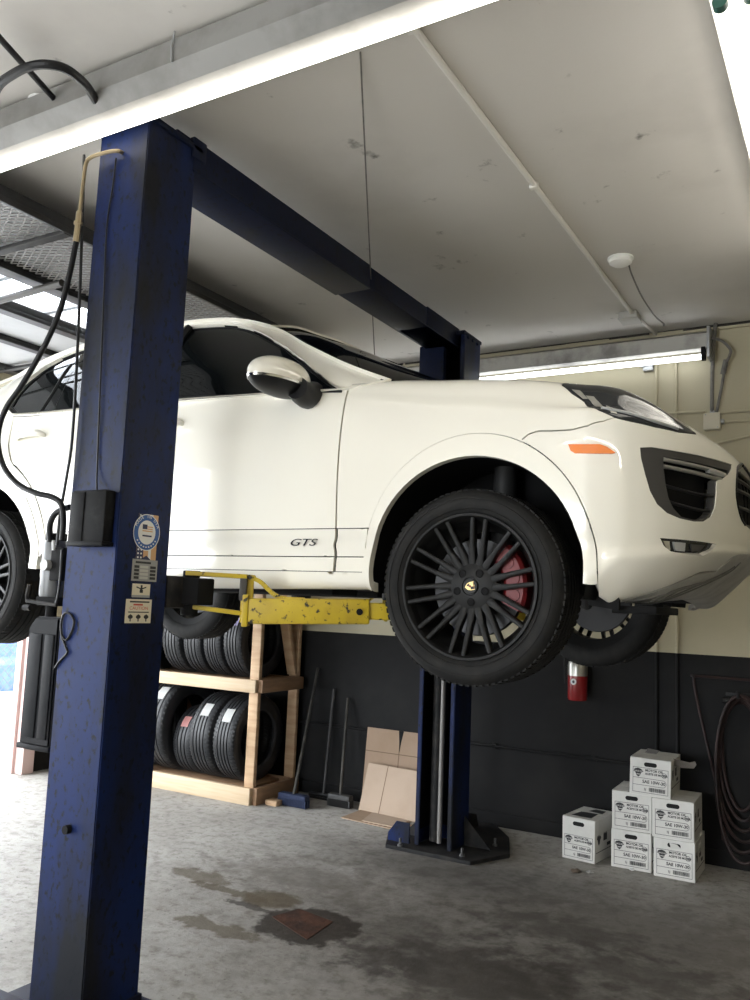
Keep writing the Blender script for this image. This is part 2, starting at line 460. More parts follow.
# ---- bumper with its openings
def pxs(pts): return [BODY.px(*p) for p in pts]
def pxd(pts):
    out = []; n = len(pts)
    for k in range(n):
        a, b_ = np.array(pts[k], float), np.array(pts[(k+1) % n], float); m_ = max(1, int(np.abs(b_-a).max()/4))
        out += [BODY.px(*(a+(b_-a)*t/m_)) for t in range(m_)]
    return out
intake = pxd([(640, 447.5), (652, 447), (664, 449), (682, 452), (700, 455.5), (718, 460), (732, 464.5), (732, 468), (729, 474), (724, 478), (717, 481), (716.5, 495), (715, 508), (711, 517), (704, 521.5), (694, 521.5), (680, 518.5), (667, 513), (657, 504), (650, 491), (645, 474), (641, 458)])
fog = pxd([(660, 538), (680, 539.5), (700, 541.5), (717, 544), (710, 552), (703, 556), (686, 554), (671, 551.5), (664, 546)])
gr_px = [(737, 473), (738.5, 466), (744, 461.5), (749.5, 461.5)]
gl = pxs(gr_px); gl2 = pxs([(736, 490), (737.5, 505), (741, 518), (745, 525), (749.5, 529)])
UE = BODY.nu-1.0
grille = gl2[::-1] + gl + [(UE, gl[-1][1]+.05), (UE, gl2[-1][1]-.25)]
low = pxs([(640, 566), (670, 569), (700, 572), (716, 571), (724, 564), (733, 556), (741, 554), (749, 554)])
u_b0 = bx(0.492, 1.75)[0]
arcb = uvx(arcs(*FA, R_OUT+.004, aF, -7, 26))
apl = pxs([(604, 603), (615, 601.5), (630, 598), (645, 593.5), (660, 588.5), (675, 583), (688, 577.5)])
bump = [(q[0], q[1]-.014) for q in seam_fb[::-1]] + arcb + [(u_b0+.02, .62)] + apl + low[2:] + [(UE, low[-1][1])] + [(UE, 7.42)] + [(hl_low[-1][0]+.1, 7.42)] + [(q[0]+.02, q[1]-.035) for q in hl_low[4:]][::-1]
panel('front_bumper', BODY, [bump, intake, fog, [q for q in grille]], paint, car, lip=0.03, step=0.1)
# ---- headlight, lamps, apron, grille
panel('headlight', BODY, [headlight_loop], lens_m, car, off=0.001, lip=0.02, step=0.1, label='dark clear headlight')
hl = [o for o in car.children if o.name.startswith('headlight')]
b = B()
for sd in (1,):
    # pale bead standing in for a white reflection across the lens
    p = [(q[0], q[1]+h) for q, h in zip(hl_low, (0, .12, .22, .42, .50, .46, .30, .15, .05))][3:8]
    strip(b, BODY, np.array([tuple(v)[:2] for v in spline([(q[0], q[1], 0) for q in p], 6)]), 0.012, 0.004)
obj('reflection_bead', b, clear_l, hl[0])
for P4 in ([(572, 390), (580, 391), (588, 399), (583, 399)], [(586, 396), (594, 397), (603, 407), (596, 407)], [(606, 406), (614, 409), (617, 414), (611, 413)]):
    panel('reflector', BODY, [pxd(P4)], silver, hl[0], off=0.003, lip=0.003, step=0.1, sides=(1,))  # silver pods set where pale reflections sit in the lens
mk = pxd([(568.5, 444.5), (600, 444.5), (607, 447), (615.5, 453), (612, 454), (575, 453.5), (571, 451)])
panel('side_marker', BODY, [mk], amber, car, off=0.006, lip=0.008, step=0.08, label='amber side marker lamp')
# fog lamp recess
fo = panel('fog_lamp', BODY, [fog], lens_m, car, off=-0.018, lip=0.0, step=0.08)
for o in fo[:1]:
    panel('lens', BODY, [pxs([(676, 542), (688, 543), (687, 552), (678, 550)])], clear_l, o, off=-0.010, lip=0.008, step=0.08, sides=(1,))
    panel('lens', BODY, [pxs([(666, 541), (672, 541.5), (673, 549), (669, 548)])], silver, o, off=-0.012, lip=0.006, step=0.08, sides=(1,))
    panel('lens', BODY, [pxs([(694, 544), (708, 545), (702, 552), (695, 552.5)])], grey_trim, o, off=-0.012, lip=0.006, step=0.08, sides=(1,))
# side intake: grey blade frame, dark recess, lamp bar and two louvres
fr_in = pxd([(664, 457), (680, 459), (700, 463), (718, 467.5), (729, 470.5), (728, 473.5), (724, 477), (716, 480), (715.5, 495), (714, 507), (710, 515), (704, 519.5), (694, 519.5), (682, 516.5), (674, 508), (669, 497), (666, 482), (664.5, 468)])
panel('intake_frame', BODY, [intake, fr_in], grey_trim, car, off=-0.004, lip=0.03, step=0.06, label='grey intake surround')
panel('intake_mesh', BODY, [intake], black_m, car, off=-0.05, lip=0.0, step=0.1)
def bar(bm, pts, w, off, n=8):
    uv = [BODY.px(*p) for p in pts]; uv = np.array([tuple(v)[:2] for v in spline([(q[0], q[1], 0) for q in uv], 6)])
    P = BODY.world(uv)+BODY.normal(uv)*off
    return tube(bm, [Vector(p) for p in P], w, n)
def mirror_mesh(o):
    me = o.data.copy(); base = wloc(o)
    for v in me.vertices: v.co.y = 2*(YC-base.y)-v.co.y
    me.flip_normals(); c = bpy.data.objects.new(o.name, me); COL.objects.link(c); c.parent = o.parent; c.location = o.location
    return c
b = B(); bar(b, [(664, 459), (682, 462.5), (702, 467), (720, 472), (726, 474.5)], 0.008, -0.006); bar(b, [(664.5, 466), (682, 469.5), (700, 473.5), (714, 477.5), (722, 479)], 0.0075, -0.006)
mirror_mesh(obj('lamp_bar', b, silver, car))
b = B(); bar(b, [(709, 470.5), (717, 473), (724, 475.5)], 0.010, -0.006)
mirror_mesh(obj('turn_lamp', b, clear_l, car))
for pts in ([(665, 485), (682, 489.5), (700, 494), (719, 496.5)], [(668, 501), (684, 505.5), (702, 510), (717, 511.5)]):
    b = B(); bar(b, pts, 0.0062, -0.010)
    mirror_mesh(obj('louvre', b, rubber_trim, car))
# main grille
panel('grille_mesh', BODY, [grille], black_m, car, off=-0.04, lip=0.0, step=0.1)
gu = [q[0] for q in grille]; vmin = min(q[1] for q in grille); vmax = max(q[1] for q in grille)
b = B()
for v in (4.0, 4.5, 5.0, 5.5, 6.0):
    strip(b, BODY, np.array([(u, v) for u in np.linspace(min(gu)+.1+abs(v-4.9)*.35, UE, 12)]), 0.014, -0.012)
for u in (27.1, 27.6, 28.2, 28.7):
    strip(b, BODY, np.array([(u, v) for v in np.linspace(3.85, 6.3, 12)]), 0.010, -0.02)
mirror_mesh(obj('grille_bars', b, rubber_trim, car))
b = B(); strip(b, BODY, np.array([tuple(v)[:2] for v in spline([(q[0], q[1], 0) for q in grille[1:-1]], 4)]), 0.012, -0.001)
mirror_mesh(obj('grille_rim', b, rubber_trim, car))
# ribbed grey apron under the bumper
apron = [(q[0], q[1]-.03) for q in apl] + [(low[2][0], low[2][1]-.05)] + [(q[0], q[1]-.03) for q in low[3:]] + [(UE, low[-1][1]-.03), (UE, 0.02), (20.5, 0.02), (apl[0][0]+.3, .05), (apl[0][0], .2)]
panel('apron', BODY, [apron], apron_m, car, off=0.002, lip=0.02, step=0.1, label='grey ribbed plastic apron')
b = B()
for k in range(5):
    f = .25+k*.2
    bar(b, [(625+k*6, 603-k*.5), (655+k*8, 596-k*1.2), (690+k*9, 586-k*3.2), (716+k*6, 578-k*4)], 0.004, 0.003, 6)
obj('apron_rib', b, rib_m, car)

# ---- greenhouse
BB = [(-.45, .868, 2.528), (-.64, .91, 2.505), (-.9, .912, 2.515), (-1.2, .912, 2.525), (-1.6, .912, 2.537), (-2.2, .91, 2.548), (-2.75, .905, 2.562), (-3.2, .89, 2.60), (-3.6, .85, 2.63)]
RRl = [(-.44, .832, 2.540), (-.70, .785, 2.655), (-.95, .742, 2.787), (-1.20, .69, 2.925), (-1.6, .65, 3.035), (-2.2, .645, 3.052), (-2.75, .645, 3.005), (-3.15, .64, 2.915), (-3.55, .62, 2.76)]
gh = []
for (a, r) in zip(BB, RRl):
    row = []
    for s in np.linspace(0, 1, 6):
        p = np.array(a)*(1-s)+np.array(r)*s
        H_ = np.linalg.norm(np.array(a)-np.array(r)); p = p+np.array((0, 1, .12))*0.075*H_*math.sin(PI*s**1.25)
        row.append(tuple(p))
    gh.append(row)
SIDE = Surf(np.array(gh))
top = []
for k, r in enumerate(RRl):
    row = []
    bul = [.30, .26, .21, .15, .03, 0, -.02, -.04, -.06][k]; cz = [.045, .045, .04, .035, .03, .03, .03, .03, .03][k]
    for s in np.linspace(0, 1, 6):
        w = r[1]*(1-s); q = 1-(1-s)**2.4
        row.append((r[0]+bul*q, w, r[2]+cz*q+0.012*math.sin(PI*min(1, s*3))))
    top.append(row)
TOP = Body(np.array(top))
gx = SIDE.px
win_f = [SIDE.px(*p) for p in ((343, 392.5), (322, 377), (305, 363.5), (290, 352), (274, 342.5), (262, 335.5), (250, 330.5), (238, 327.8), (225, 327), (200, 328.3), (184, 330))]
uBp = float(np.interp(-1.76, [b_[0] for b_ in BB][::-1], list(range(len(BB)))[::-1]))
s_top = win_f[-1][1]; s_bot = 0.02
s_rear = [SIDE.px(*p) for p in ((78, 354), (63, 360), (48, 368), (35, 377.5), (23, 387.5), (14, 397), (7, 408), (5, 417))]
hole = win_f + [(5.0, (s_top+s_rear[0][1])/2)] + s_rear[:-1] + [(s_rear[-1][0], 0.10)] + [(5.0, .1), (uBp, .1), (2.4, .1), (1.4, .10)]
outer = [(0.0, 0.0), (8, 0.0), (8, 5.0), (0, 5.0)]
panel('side_frame', SIDE, [outer, hole], paint, car, lip=0.02, step=0.12)
def shrinkp(lp, d):
    A = np.array(lp); c = A.mean(0); out = []
    n = len(A)
    for k in range(n):
        a, b_, c_ = A[k-1], A[k], A[(k+1) % n]; t = (b_-a)/max(np.linalg.norm(b_-a), 1e-9)+(c_-b_)/max(np.linalg.norm(c_-b_), 1e-9)
        t = t/max(np.linalg.norm(t), 1e-9); nrm = np.array((-t[1], t[0])); 
        out.append(tuple(b_+nrm*d))
    return out
area = sum(hole[k-1][0]*hole[k][1]-hole[k][0]*hole[k-1][1] for k in range(len(hole)))
sg = 1 if area > 0 else -1
panel('window_seal', SIDE, [hole, shrinkp(hole, .14*sg)], rubber_trim, car, off=0.002, lip=0.012, step=0.1)
panel('side_glass', SIDE, [shrinkp(hole, .10*sg)], glass_m, car, off=-0.004, lip=0.0, step=0.12)
b = B()
def sp(S, pts, w, off):
    uv = np.array([tuple(v)[:2] for v in spline([(q[0], q[1], 0) for q in pts], 6)]); strip(b, S, uv, w, off)
sp(SIDE, [(uBp, .1), (uBp, 2.4), (uBp, s_top-.1)], 0.05, -.012)
mirror_mesh(obj('window_divider', b, rubber_trim, car))
for pp, w_, o_ in (([(40, 414.5), (56, 389), (72, 365)], .02, -.003), ([(47, 414), (54, 400), (59, 391)], .005, 0), ([(54, 414), (58, 403), (64, 390), (73, 372)], .010, 0)):
    b = B(); sp(SIDE, [SIDE.px(*p) for p in pp], w_, o_); mirror_mesh(obj('window_divider', b, rubber_trim, car))
# door belt strip
b = B(); strip(b, BODY, np.array([(u, 7.1) for u in np.linspace(u_AB-.15, U(-2.85), 24)]), 0.012, 0.004)
mirror_mesh(obj('belt_strip', b, rubber_trim, car))
# roof and windscreen
panel('roof', TOP, [[(3.06, 0), (8, 0), (8, 5), (3.06, 5)]], paint, car, lip=0.02, step=0.2)
panel('windshield', TOP, [[(0.0, 0.12), (3.05, 0.12), (3.05, 5), (0.0, 5)]], glass_m, car, lip=0.01, step=0.2)
panel('pillar_trim', TOP, [[(0.0, 0.0), (3.05, 0.0), (3.05, .2), (0, .2)]], rubber_trim, car, off=0.004, lip=0.01, step=0.1)
# bonnet
panel('hood', BODY, [[(hl_low[0][0]-.0, VT+.03), (hl_low[-1][0]+.1, 7.47), (UE, 7.47), (UE, 10), (u_AB, 10), (u_AB, VT+.03)]], paint, car, lip=0.02, step=0.2)
panel('rear_bumper', BODY, [[(0, .3), (.04, .3), (.04, 8), (0, 8)]], paint, car, lip=0.02, step=0.05)
b = B(); box(b, (XH-4.06, YC-.79, 1.78), (XH-4.0, YC+.79, 2.60), 0.02)
obj('tailgate', b, paint, car)
b = B(); prism(b, [(-.60, .05), (.60, .05), (.56, .33), (-.56, .33)], -.01, .01, frame((XH-3.86, YC, 2.53), (0, -1, 0), (.55, 0, 1)))
obj('rear_window', b, glass_m, car)

# ---- door handles, mirror, badge
def handle(cx, z):
    P = BODY.world([bx(cx, z)])[0]; n_ = BODY.normal([bx(cx, z)])[0]
    b = B(); pts = spline([P+np.array((-.105, 0, -.004))-n_*.004, P+np.array((-.085, 0, 0))+n_*.030, P+np.array((0, 0, .004))+n_*.040, P+np.array((.085, 0, .006))+n_*.028, P+np.array((.112, 0, .004))-n_*.004], 6)
    tube(b, pts, [0.010+0.007*math.sin(PI*k/(len(pts)-1)) for k in range(len(pts))], 12)
    for v in b.verts: v.co.z = P[2]+(v.co.z-P[2])*1.25
    o = obj('door_handle', b, paint, car)
    b = B(); uv = np.array([bx(cx+d, z+e) for d, e in [(.06*math.cos(t), .026*math.sin(t)-.004) for t in np.linspace(0, 2*PI, 20, endpoint=False)]])
    o2 = panel('handle_cup', BODY, [[tuple(q) for q in uv]], paint, o, off=0.001, lip=0.0, step=.05, sides=(1,))
    mirror_mesh(o)
hp = atY(28, 437, 2.945); handle(hp.x-XH, hp.z)
hp2 = atY(178, 424, 2.945); handle(hp2.x-XH-.10, hp2.z)

def sellip(c, r, ex=2.6, n=(40, 24), keep=None):
    b = B(); rows = []
    def f(v, p): return math.copysign(abs(v)**p, v)
    for i in range(n[1]+1):
        th = -PI/2+PI*i/n[1]; row = []
        for k in range(n[0]):
            ph = 2*PI*k/n[0]
            row.append(b.verts.new((c[0]+r[0]*f(math.cos(th), 2/ex)*f(math.cos(ph), 2/ex), c[1]+r[1]*f(math.cos(th), 2/ex)*f(math.sin(ph), 2/ex), c[2]+r[2]*f(math.sin(th), 2/ex))))
        rows.append(row)
    for a, d in zip(rows, rows[1:]):
        for k in range(n[0]): b.faces.new((a[k], a[(k+1) % n[0]], d[(k+1) % n[0]], d[k]))
    bmesh.ops.remove_doubles(b, verts=b.verts, dist=1e-5)
    return b
MC = atY(277, 379, 2.83)
mir = tag(empty('mirror', MC, car))
def mirror_part(zlo, zhi, grow=0.0):
    b = sellip((0, 0, 0), (0.095+grow, 0.170+grow, 0.094+grow), 2.2)
    bmesh.ops.bisect_plane(b, geom=b.verts[:]+b.edges[:]+b.faces[:], plane_co=(0, 0, zlo), plane_no=(0, 0, -1), clear_outer=True)
    bmesh.ops.bisect_plane(b, geom=b.verts[:]+b.edges[:]+b.faces[:], plane_co=(0, 0, zhi), plane_no=(0, 0, 1), clear_outer=True)
    ed = [e for e in b.edges if e.is_boundary]
    if ed: bmesh.ops.holes_fill(b, edges=ed)
    for v in b.verts:
        t = (v.co.y+.15)/.30       # toward the door
        v.co.x = v.co.x*(0.9+0.15*t) + 0.02*t; v.co.z *= (0.92+0.1*t)
        if v.co.z < -0.02: v.co.z = -0.02+(v.co.z+.02)*(0.8)
    return b
def at_m(b):
    for v in b.verts: v.co += MC
    return b
obj('mirror_cap', at_m(mirror_part(-0.016, .2)), paint, mir, angle=60)
obj('mirror_trim', at_m(mirror_part(-0.028, -0.016, .003)), chrome, mir, angle=60)
obj('mirror_base', at_m(mirror_part(-.2, -0.028)), rubber_trim, mir, angle=60)
b = B(); e0 = atY(297, 388, 2.86)
e1 = atY(313, 396, 3.01)
tube(b, spline([e0, (e0+e1)/2+Vector((0, 0, -.012)), e1], 6), [0.05+0.0012*k for k in range(13)], 16)
for v in b.verts: v.co.x = e0.x+(v.co.x-e0.x)*1.0
obj('mirror_stalk', b, rubber_trim, mir, angle=60)
mm = empty('mirror', (MC.x, 2*YC-MC.y, MC.z), car)
for ch in list(mir.children):
    me = ch.data.copy(); me.transform(Matrix.Diagonal((1, -1, 1, 1))); me.flip_normals()
    c = bpy.data.objects.new(ch.name, me); COL.objects.link(c); c.parent = mm

def badge_text(s, px, py, size, m, parent, tilt=0.0):
    uv = BODY.px(px, py); P = Vector(BODY.world([uv])[0]); n_ = Vector(BODY.normal([uv])[0]); n_.x = 0
    M = frame(P+n_.normalized()*0.022, (1, 0, 0), (0, 0, 1))
    return obj('badge', text_bm(s, size*.92, M, 0.0015, shear=0.35, sx=1.8, spacing=1.0), m, parent, smooth=False)
bt = badge_text('GTS', 291.5, 546, 0.046, rubber_trim, car); bt['label'] = 'small black badge letters on the door'

# ---- underside, wheel wells
b = B()
box(b, (XH-3.9, YC-.72, 1.70), (XH-.42, YC+.72, 1.80), .02)
box(b, (XH-2.42, YC-.86, 1.665), (XH-.50, YC+.86, 1.78), .02)
box(b, (XH-.46, YC-.50, 1.66), (XH+.60, YC+.50, 1.80), .02)
box(b, (XH-2.9, YC-.35, 1.63), (XH-1.0, YC-.1, 1.70), .02); box(b, (XH-2.9, YC+.1, 1.63), (XH-1.0, YC+.35, 1.70), .02)
box(b, (XH-3.2, YC-.55, 1.62), (XH-2.7, YC+.55, 1.75), .03)
obj('underbody', b, black_m, car)
for C in (FA, RA):
    for sd in (1, -1):
        b = B()
        cx, cz = C; prof = [(R_IN+.004, .952), (R_IN+.018, .90), (R_IN+.018, .52), (0.02, .52)]
        n = 40; rings = []
        for r, w in prof:
            rings.append([b.verts.new((XH+cx+r*math.cos(a), YC-sd*w, cz+r*math.sin(a))) for a in np.linspace(math.radians(-12), math.radians(192), n)])
        for p, q in zip(rings, rings[1:]):
            for k in range(n-1): b.faces.new((p[k], p[k+1], q[k+1], q[k]))
        obj('wheel_well', b, black_m, car)
# inner tub behind the panel gaps and the glass
b = B(); box(b, (XH-2.42, YC-.925, 1.70), (XH-.50, YC+.925, 2.44), .02); box(b, (XH-3.9, YC-.80, 2.20), (XH-.6, YC+.80, 2.50), .02)
box(b, (XH-.46, YC-.5, 1.8), (XH+.62, YC+.5, 2.28), .02)
obj('inner_tub', b, black_m, car)
# suspension seen behind the front wheel
b = B()
for sd in (1, -1):
    y0 = YC-sd*.62
    tube(b, [(XH+.0, y0, 1.72), (XH+.0, y0+sd*.03, 2.2)], .05, 14)
    tube(b, spline([(XH+.0, y0, 1.64), (XH+.06, YC-sd*.4, 1.66), (XH+.12, YC-sd*.2, 1.70)], 4), .03, 10)
    tube(b, spline([(XH+.12, y0, 1.68), (XH+.2, YC-sd*.4, 1.68), (XH+.2, YC-sd*.1, 1.7)], 4), .016, 10)
obj('suspension', b, mat('suspension_dark', (.02, .02, .02), .6), car)
b = B(); prism(b, [(-.06, -.03), (.05, -.045), (.05, .0), (.0, .06), (-.06, .05)], -.012, .012, frame((XH+.49, YC-.84, 1.655), (1, 0, 0), (0, 0, 1)))
box(b, (XH+.50, YC-.80, 1.600), (XH+.66, YC-.40, 1.628), .005)
obj('mud_flap', b, black_m, car)

# ---- wheels: tyre, rim, centre cap, disc and caliper
def make_wheel(loc, caliper_angle):
    W = empty('wheel', loc, car); o = Vector(loc)
    T = Matrix.Translation(o)
    R, w = 0.375, 0.25
    prof = []
    # outside face at y = 0 and inwards +y; tread with four grooves
    rimr = 0.272
    side = [(rimr, .018), (rimr+.012, .004), (rimr+.03, -.002), (.315, -.006), (.338, -.004), (.352, .004), (.362, .016), (.369, .028)]
    tread = []
    ys = [.036, .07, .078, .106, .114, .138, .146, .174, .182, .215]
    for k, y in enumerate(ys):
        tread.append((0.3745-0.0015*abs((y-.126)/.09)**2, y))
    tr = []
    gr = [(.07, .078), (.106, .114), (.138, .146), (.174, .182)]
    tr.append(tread[0])
    for a, c in gr:
        tr += [(.3745, a), (.366, a+.001), (.366, c-.001), (.3745, c)]
    tr.append(tread[-1])
    back = [(.369, .226), (.36, .238), (.345, .248), (.32, .254), (.29, .252), (rimr, .24)]
    b = B(); lathe(b, side+tr+back, 120, T, cap=False)
    # sipes across both shoulders
    for k in range(88):
        a = 2*PI*k/88
        for y0, y1 in ((.026, .064), (.188, .226)):
            obox(b, o+Vector((math.cos(a)*.3712, y0, math.sin(a)*.3715)), o+Vector((math.cos(a+.02)*.3722, y1, math.sin(a+.02)*.3735)), 0.018, .006, up=(math.cos(a), 0, math.sin(a)))
    # raised rings on the sidewall
    for r_, h_ in ((.296, .0035), (.333, .003)):
        lathe(b, [(r_-.002, -.004), (r_-.001, -.004-h_), (r_+.001, -.004-h_), (r_+.002, -.004)], 96, T, close=True)
    obj('tire', b, tyre_m, W, angle=40)
    b = B()
    lathe(b, [(.276, .020), (.279, .008), (.277, -.001), (.268, -.002), (.262, .006), (.256, .022), (.250, .06), (.235, .10), (.232, .21), (.268, .23), (.272, .238), (.225, .22), (.225, .10), (.243, .06)], 96, T, close=True)
    # ten twin spokes
    for k in range(10):
        a = 2*PI*(k+.5)/10 + PI/2 - PI/10*0 + .16
        for s in (-1, 1):
            def q(r, t, h): 
                return o+Vector((math.cos(a)*r-math.sin(a)*t, h, math.sin(a)*r+math.cos(a)*t))
            p0, p1, p2 = q(.072, s*.014, .046), q(.15, s*.0220, .030), q(.260, s*.0275, .005)
            rad = Vector((math.cos(a), 0, math.sin(a)))
            for pa, pb, w0, w1 in ((p0, p1, .034, .0190), (p1, p2, .0190, .0165)):
                d = (pb-pa).normalized(); sv = Vector((-math.sin(a), 0, math.cos(a))); hv = d.cross(sv).normalized()
                if hv.y > 0: hv = -hv
                vs = []
                for p, ww in ((pa, w0), (pb, w1)):
                    vs.append([b.verts.new(p+sv*ww/2*cc+hv*hh) for cc, hh in ((-1, -.03), (1, -.03), (1, -.003), (.55, .0), (-.55, .0), (-1, -.003))])
                for i in range(6): b.faces.new((vs[0][i], vs[0][(i+1) % 6], vs[1][(i+1) % 6], vs[1][i]))
                b.faces.new(vs[0][::-1]); b.faces.new(vs[1])
    # hub with five bolt wells
    lathe(b, [(.0, .038), (.034, .038), (.036, .034), (.048, .036), (.080, .042), (.102, .050), (.106, .08), (.0, .08)], 60, T)
    obj('rim', b, rim_m, W, angle=40)
    for k in range(5):
        a = 2*PI*k/5-PI/2+.02; b = B()
        c = o+Vector((math.cos(a)*.060, .037, math.sin(a)*.060))
        lathe(b, [(.0158, -.001), (.0135, -.003), (.012, .001), (.0, .004)], 20, Matrix.Translation(c))
        obj('lug_bolt', b, black_m, W)
    b = B()
    Mx = frame(o+Vector((0, .030, 0)), (1, 0, 0), (0, 0, 1))
    lathe(b, [(.030, .037), (.030, .031), (.028, .029), (0, .029)], 32, T)
    sh = [(-.0165, .018), (-.006, .0165), (0, .019), (.006, .0165), (.0165, .018), (.0155, .0), (.011, -.012), (0, -.021), (-.011, -.012), (-.0155, 0)]
    A20 = Mx @ Matrix.Rotation(math.radians(-78), 4, 'Z')
    c = obj('center_cap', b, rim_m, W)
    b = B(); prism(b, sh, -.001, .0025, A20)
    cr = obj('crest', b, gold_m, W); cr['label'] = 'small gold crest'
    cr.data.materials.append(rubber_trim); cr.data.materials.append(red_m)
    b = B(); b.from_mesh(cr.data)
    for pl, mi in (([(-.014, .015), (-.001, .015), (-.001, .001), (-.014, .001)], 0), ([(.002, .015), (.013, .014), (.013, .002), (.002, .002)], 1), ([(-.012, -.001), (-.002, -.001), (-.002, -.014), (-.008, -.010)], 1),
                   ([(-.004, .005), (.004, .005), (.004, -.003), (0, -.006), (-.004, -.003)], 2), ([(-.0135, .0165), (-.0135, .0145), (.0135, .0145), (.0135, .0165)], 2)):
        p_ = Matrix.Translation(-wloc(cr)) @ A20
        if mi: prism(b, pl, .002, .0033, p_, mi=mi)
    b.to_mesh(cr.data); b.free()
    b = B(); lathe(b, [(.0, .115), (.09, .115), (.10, .105), (.185, .105), (.188, .112), (.188, .130), (.185, .137), (.0, .137)], 64, T)
    obj('brake_disc', b, disc_m, W)
    b = B(); ring = []
    aa = np.linspace(math.radians(caliper_angle-38), math.radians(caliper_angle+38), 16)
    for r, h in ((.12, .075), (.135, .062), (.20, .062), (.212, .075), (.212, .15), (.12, .15)):
        ring.append([b.verts.new(o+Vector((math.cos(t)*r, h, math.sin(t)*r))) for t in aa])
    for i in range(6):
        p, q_ = ring[i], ring[(i+1) % 6]
        for k in range(15): b.faces.new((p[k], p[k+1], q_[k+1], q_[k]))
    b.faces.new([r[0] for r in ring]); b.faces.new([r[-1] for r in ring][::-1])
    for t in (-22, 0, 22):
        ta = math.radians(caliper_angle+t); c_ = o+Vector((math.cos(ta)*.168, .058, math.sin(ta)*.168)); lathe(b, [(.0, 0), (.022, 0), (.024, .01)], 20, Matrix.Translation(c_))
    cl = obj('brake_caliper', b, red_m, W); cl['label'] = 'red brake caliper'
    return W
HUBZ = atY(467, 586, 2.94).z
YW = YC-.965
wf = make_wheel((XH, YW, HUBZ), 12)
wr = make_wheel((XH-2.945, YW, HUBZ-.012), 168)
for src, cx in ((wf, XH), (wr, XH-2.945)):
    c = copy_tree(src, car); c.location = Vector((cx, 2*YC-YW, wloc(src).z))-wloc(car); c.rotation_euler = (0, 0, PI)
# ================================================================== ROOM
YW_ = 6.10; ZC = 3.624; XL = -6.45; XR = 2.6; YB = -4.2; PZ = 1.345
cream = noisy(mat('cream_wall', (0.46, 0.42, 0.30), 0.7), (0.40, 0.36, 0.25), 1.2, 0.35, 0.7)
darkp = noisy(mat('charcoal_wall', (0.012, 0.012, 0.0125), 0.6, spec=.10), (0.019, 0.0185, 0.018), 2.0, 0.45, 0.7)
ceil_m = noisy(mat('ceiling_paint', (0.62, 0.595, 0.56), 0.75), (0.53, 0.505, 0.475), 0.9, 0.5, 0.75, bump=0.05, bscale=30)
noisy(ceil_m, (0.16, 0.15, 0.135), 4.0, 0.66, 0.74)
concrete = mat('concrete', (0.27, 0.26, 0.245), 0.7, spec=.3)
def floor_nodes(m):
    nt = m.node_tree; N = nt.nodes.new; L = nt.links.new; p = nt.nodes['Principled BSDF']
    tc = N('ShaderNodeTexCoord')
    def noise(sc, det=8, dist=0.0):
        n = N('ShaderNodeTexNoise'); n.inputs['Scale'].default_value = sc; n.inputs['Detail'].default_value = det; n.inputs['Distortion'].default_value = dist; n.inputs['Roughness'].default_value = .65
        L(tc.outputs['Object'], n.inputs['Vector']); return n
    def rng(s, a, b, c=0.0, d=1.0):
        r = N('ShaderNodeMapRange'); r.inputs[1].default_value = a; r.inputs[2].default_value = b; r.inputs[3].default_value = c; r.inputs[4].default_value = d; L(s, r.inputs[0]); return r.outputs[0]
    def mixc(fac, A, Bc):
        x = N('ShaderNodeMix'); x.data_type = 'RGBA'; L(fac, x.inputs['Factor'])
        if isinstance(A, tuple): x.inputs['A'].default_value = (*A, 1)
        else: L(A, x.inputs['A'])
        x.inputs['B'].default_value = (*Bc, 1); return x.outputs['Result']
    n1 = noise(1.3); n2 = noise(7.0, 10); n3 = noise(34, 6); n4 = noise(16, 10, .15)
    c = mixc(rng(n1.outputs['Fac'], .35, .65), (0.43, 0.415, 0.39), (0.31, 0.295, 0.27))
    c = mixc(rng(n2.outputs['Fac'], .52, .72, 0, .6), c, (0.15, 0.135, 0.115))
    c = mixc(rng(n4.outputs['Fac'], .50, .68, 0, .7), c, (0.13, 0.115, 0.098))
    c = mixc(rng(n4.outputs['Fac'], .45, .32, 0, .5), c, (0.40, 0.385, 0.36))
    c = mixc(rng(n3.outputs['Fac'], .60, .68, 0, .75), c, (0.07, 0.062, 0.055))
    def math_(op, a, b=None):
        x = N('ShaderNodeMath'); x.operation = op
        for k, s in enumerate((a, b)):
            if s is None: continue
            if isinstance(s, (int, float)): x.inputs[k].default_value = s
            else: L(s, x.inputs[k])
        return x.outputs[0]
    sep = N('ShaderNodeSeparateXYZ'); L(tc.outputs['Object'], sep.inputs[0])
    nz = noise(7.0, 10, .2); nz2 = noise(6.0, 8)
    def blob(x, y, rx, ry, col, strength, soft=0.5, wob=1.1, nsrc=None):
        nonlocal c
        dx = math_('DIVIDE', math_('SUBTRACT', sep.outputs[0], x), rx); dy = math_('DIVIDE', math_('SUBTRACT', sep.outputs[1], y), ry)
        d = math_('SQRT', math_('ADD', math_('MULTIPLY', dx, dx), math_('MULTIPLY', dy, dy)))
        d = math_('ADD', d, math_('MULTIPLY', math_('SUBTRACT', (nsrc or nz).outputs['Fac'], .5), wob*2))
        c = mixc(rng(d, 1.0+soft, 1.0-soft, 0, strength), c, col)
    dark = (0.035, 0.030, 0.026)
    for a in STAINS_FALLOFF: blob(*a)
    L(c, p.inputs['Base Color'])
    L(rng(n2.outputs['Fac'], .4, .75, .7, .5), p.inputs['Roughness'])
    bp = N('ShaderNodeBump'); bp.inputs['Strength'].default_value = .3; bp.inputs['Distance'].default_value = .01
    L(n3.outputs['Fac'], bp.inputs['Height']); L(bp.outputs[0], p.inputs['Normal'])
def fz(px, py): q = atZ(px, py, 0); return q.x, q.y
dk = (0.040, 0.034, 0.029); br = (0.085, 0.066, 0.042)
q0 = atZ(303, 925, 0)
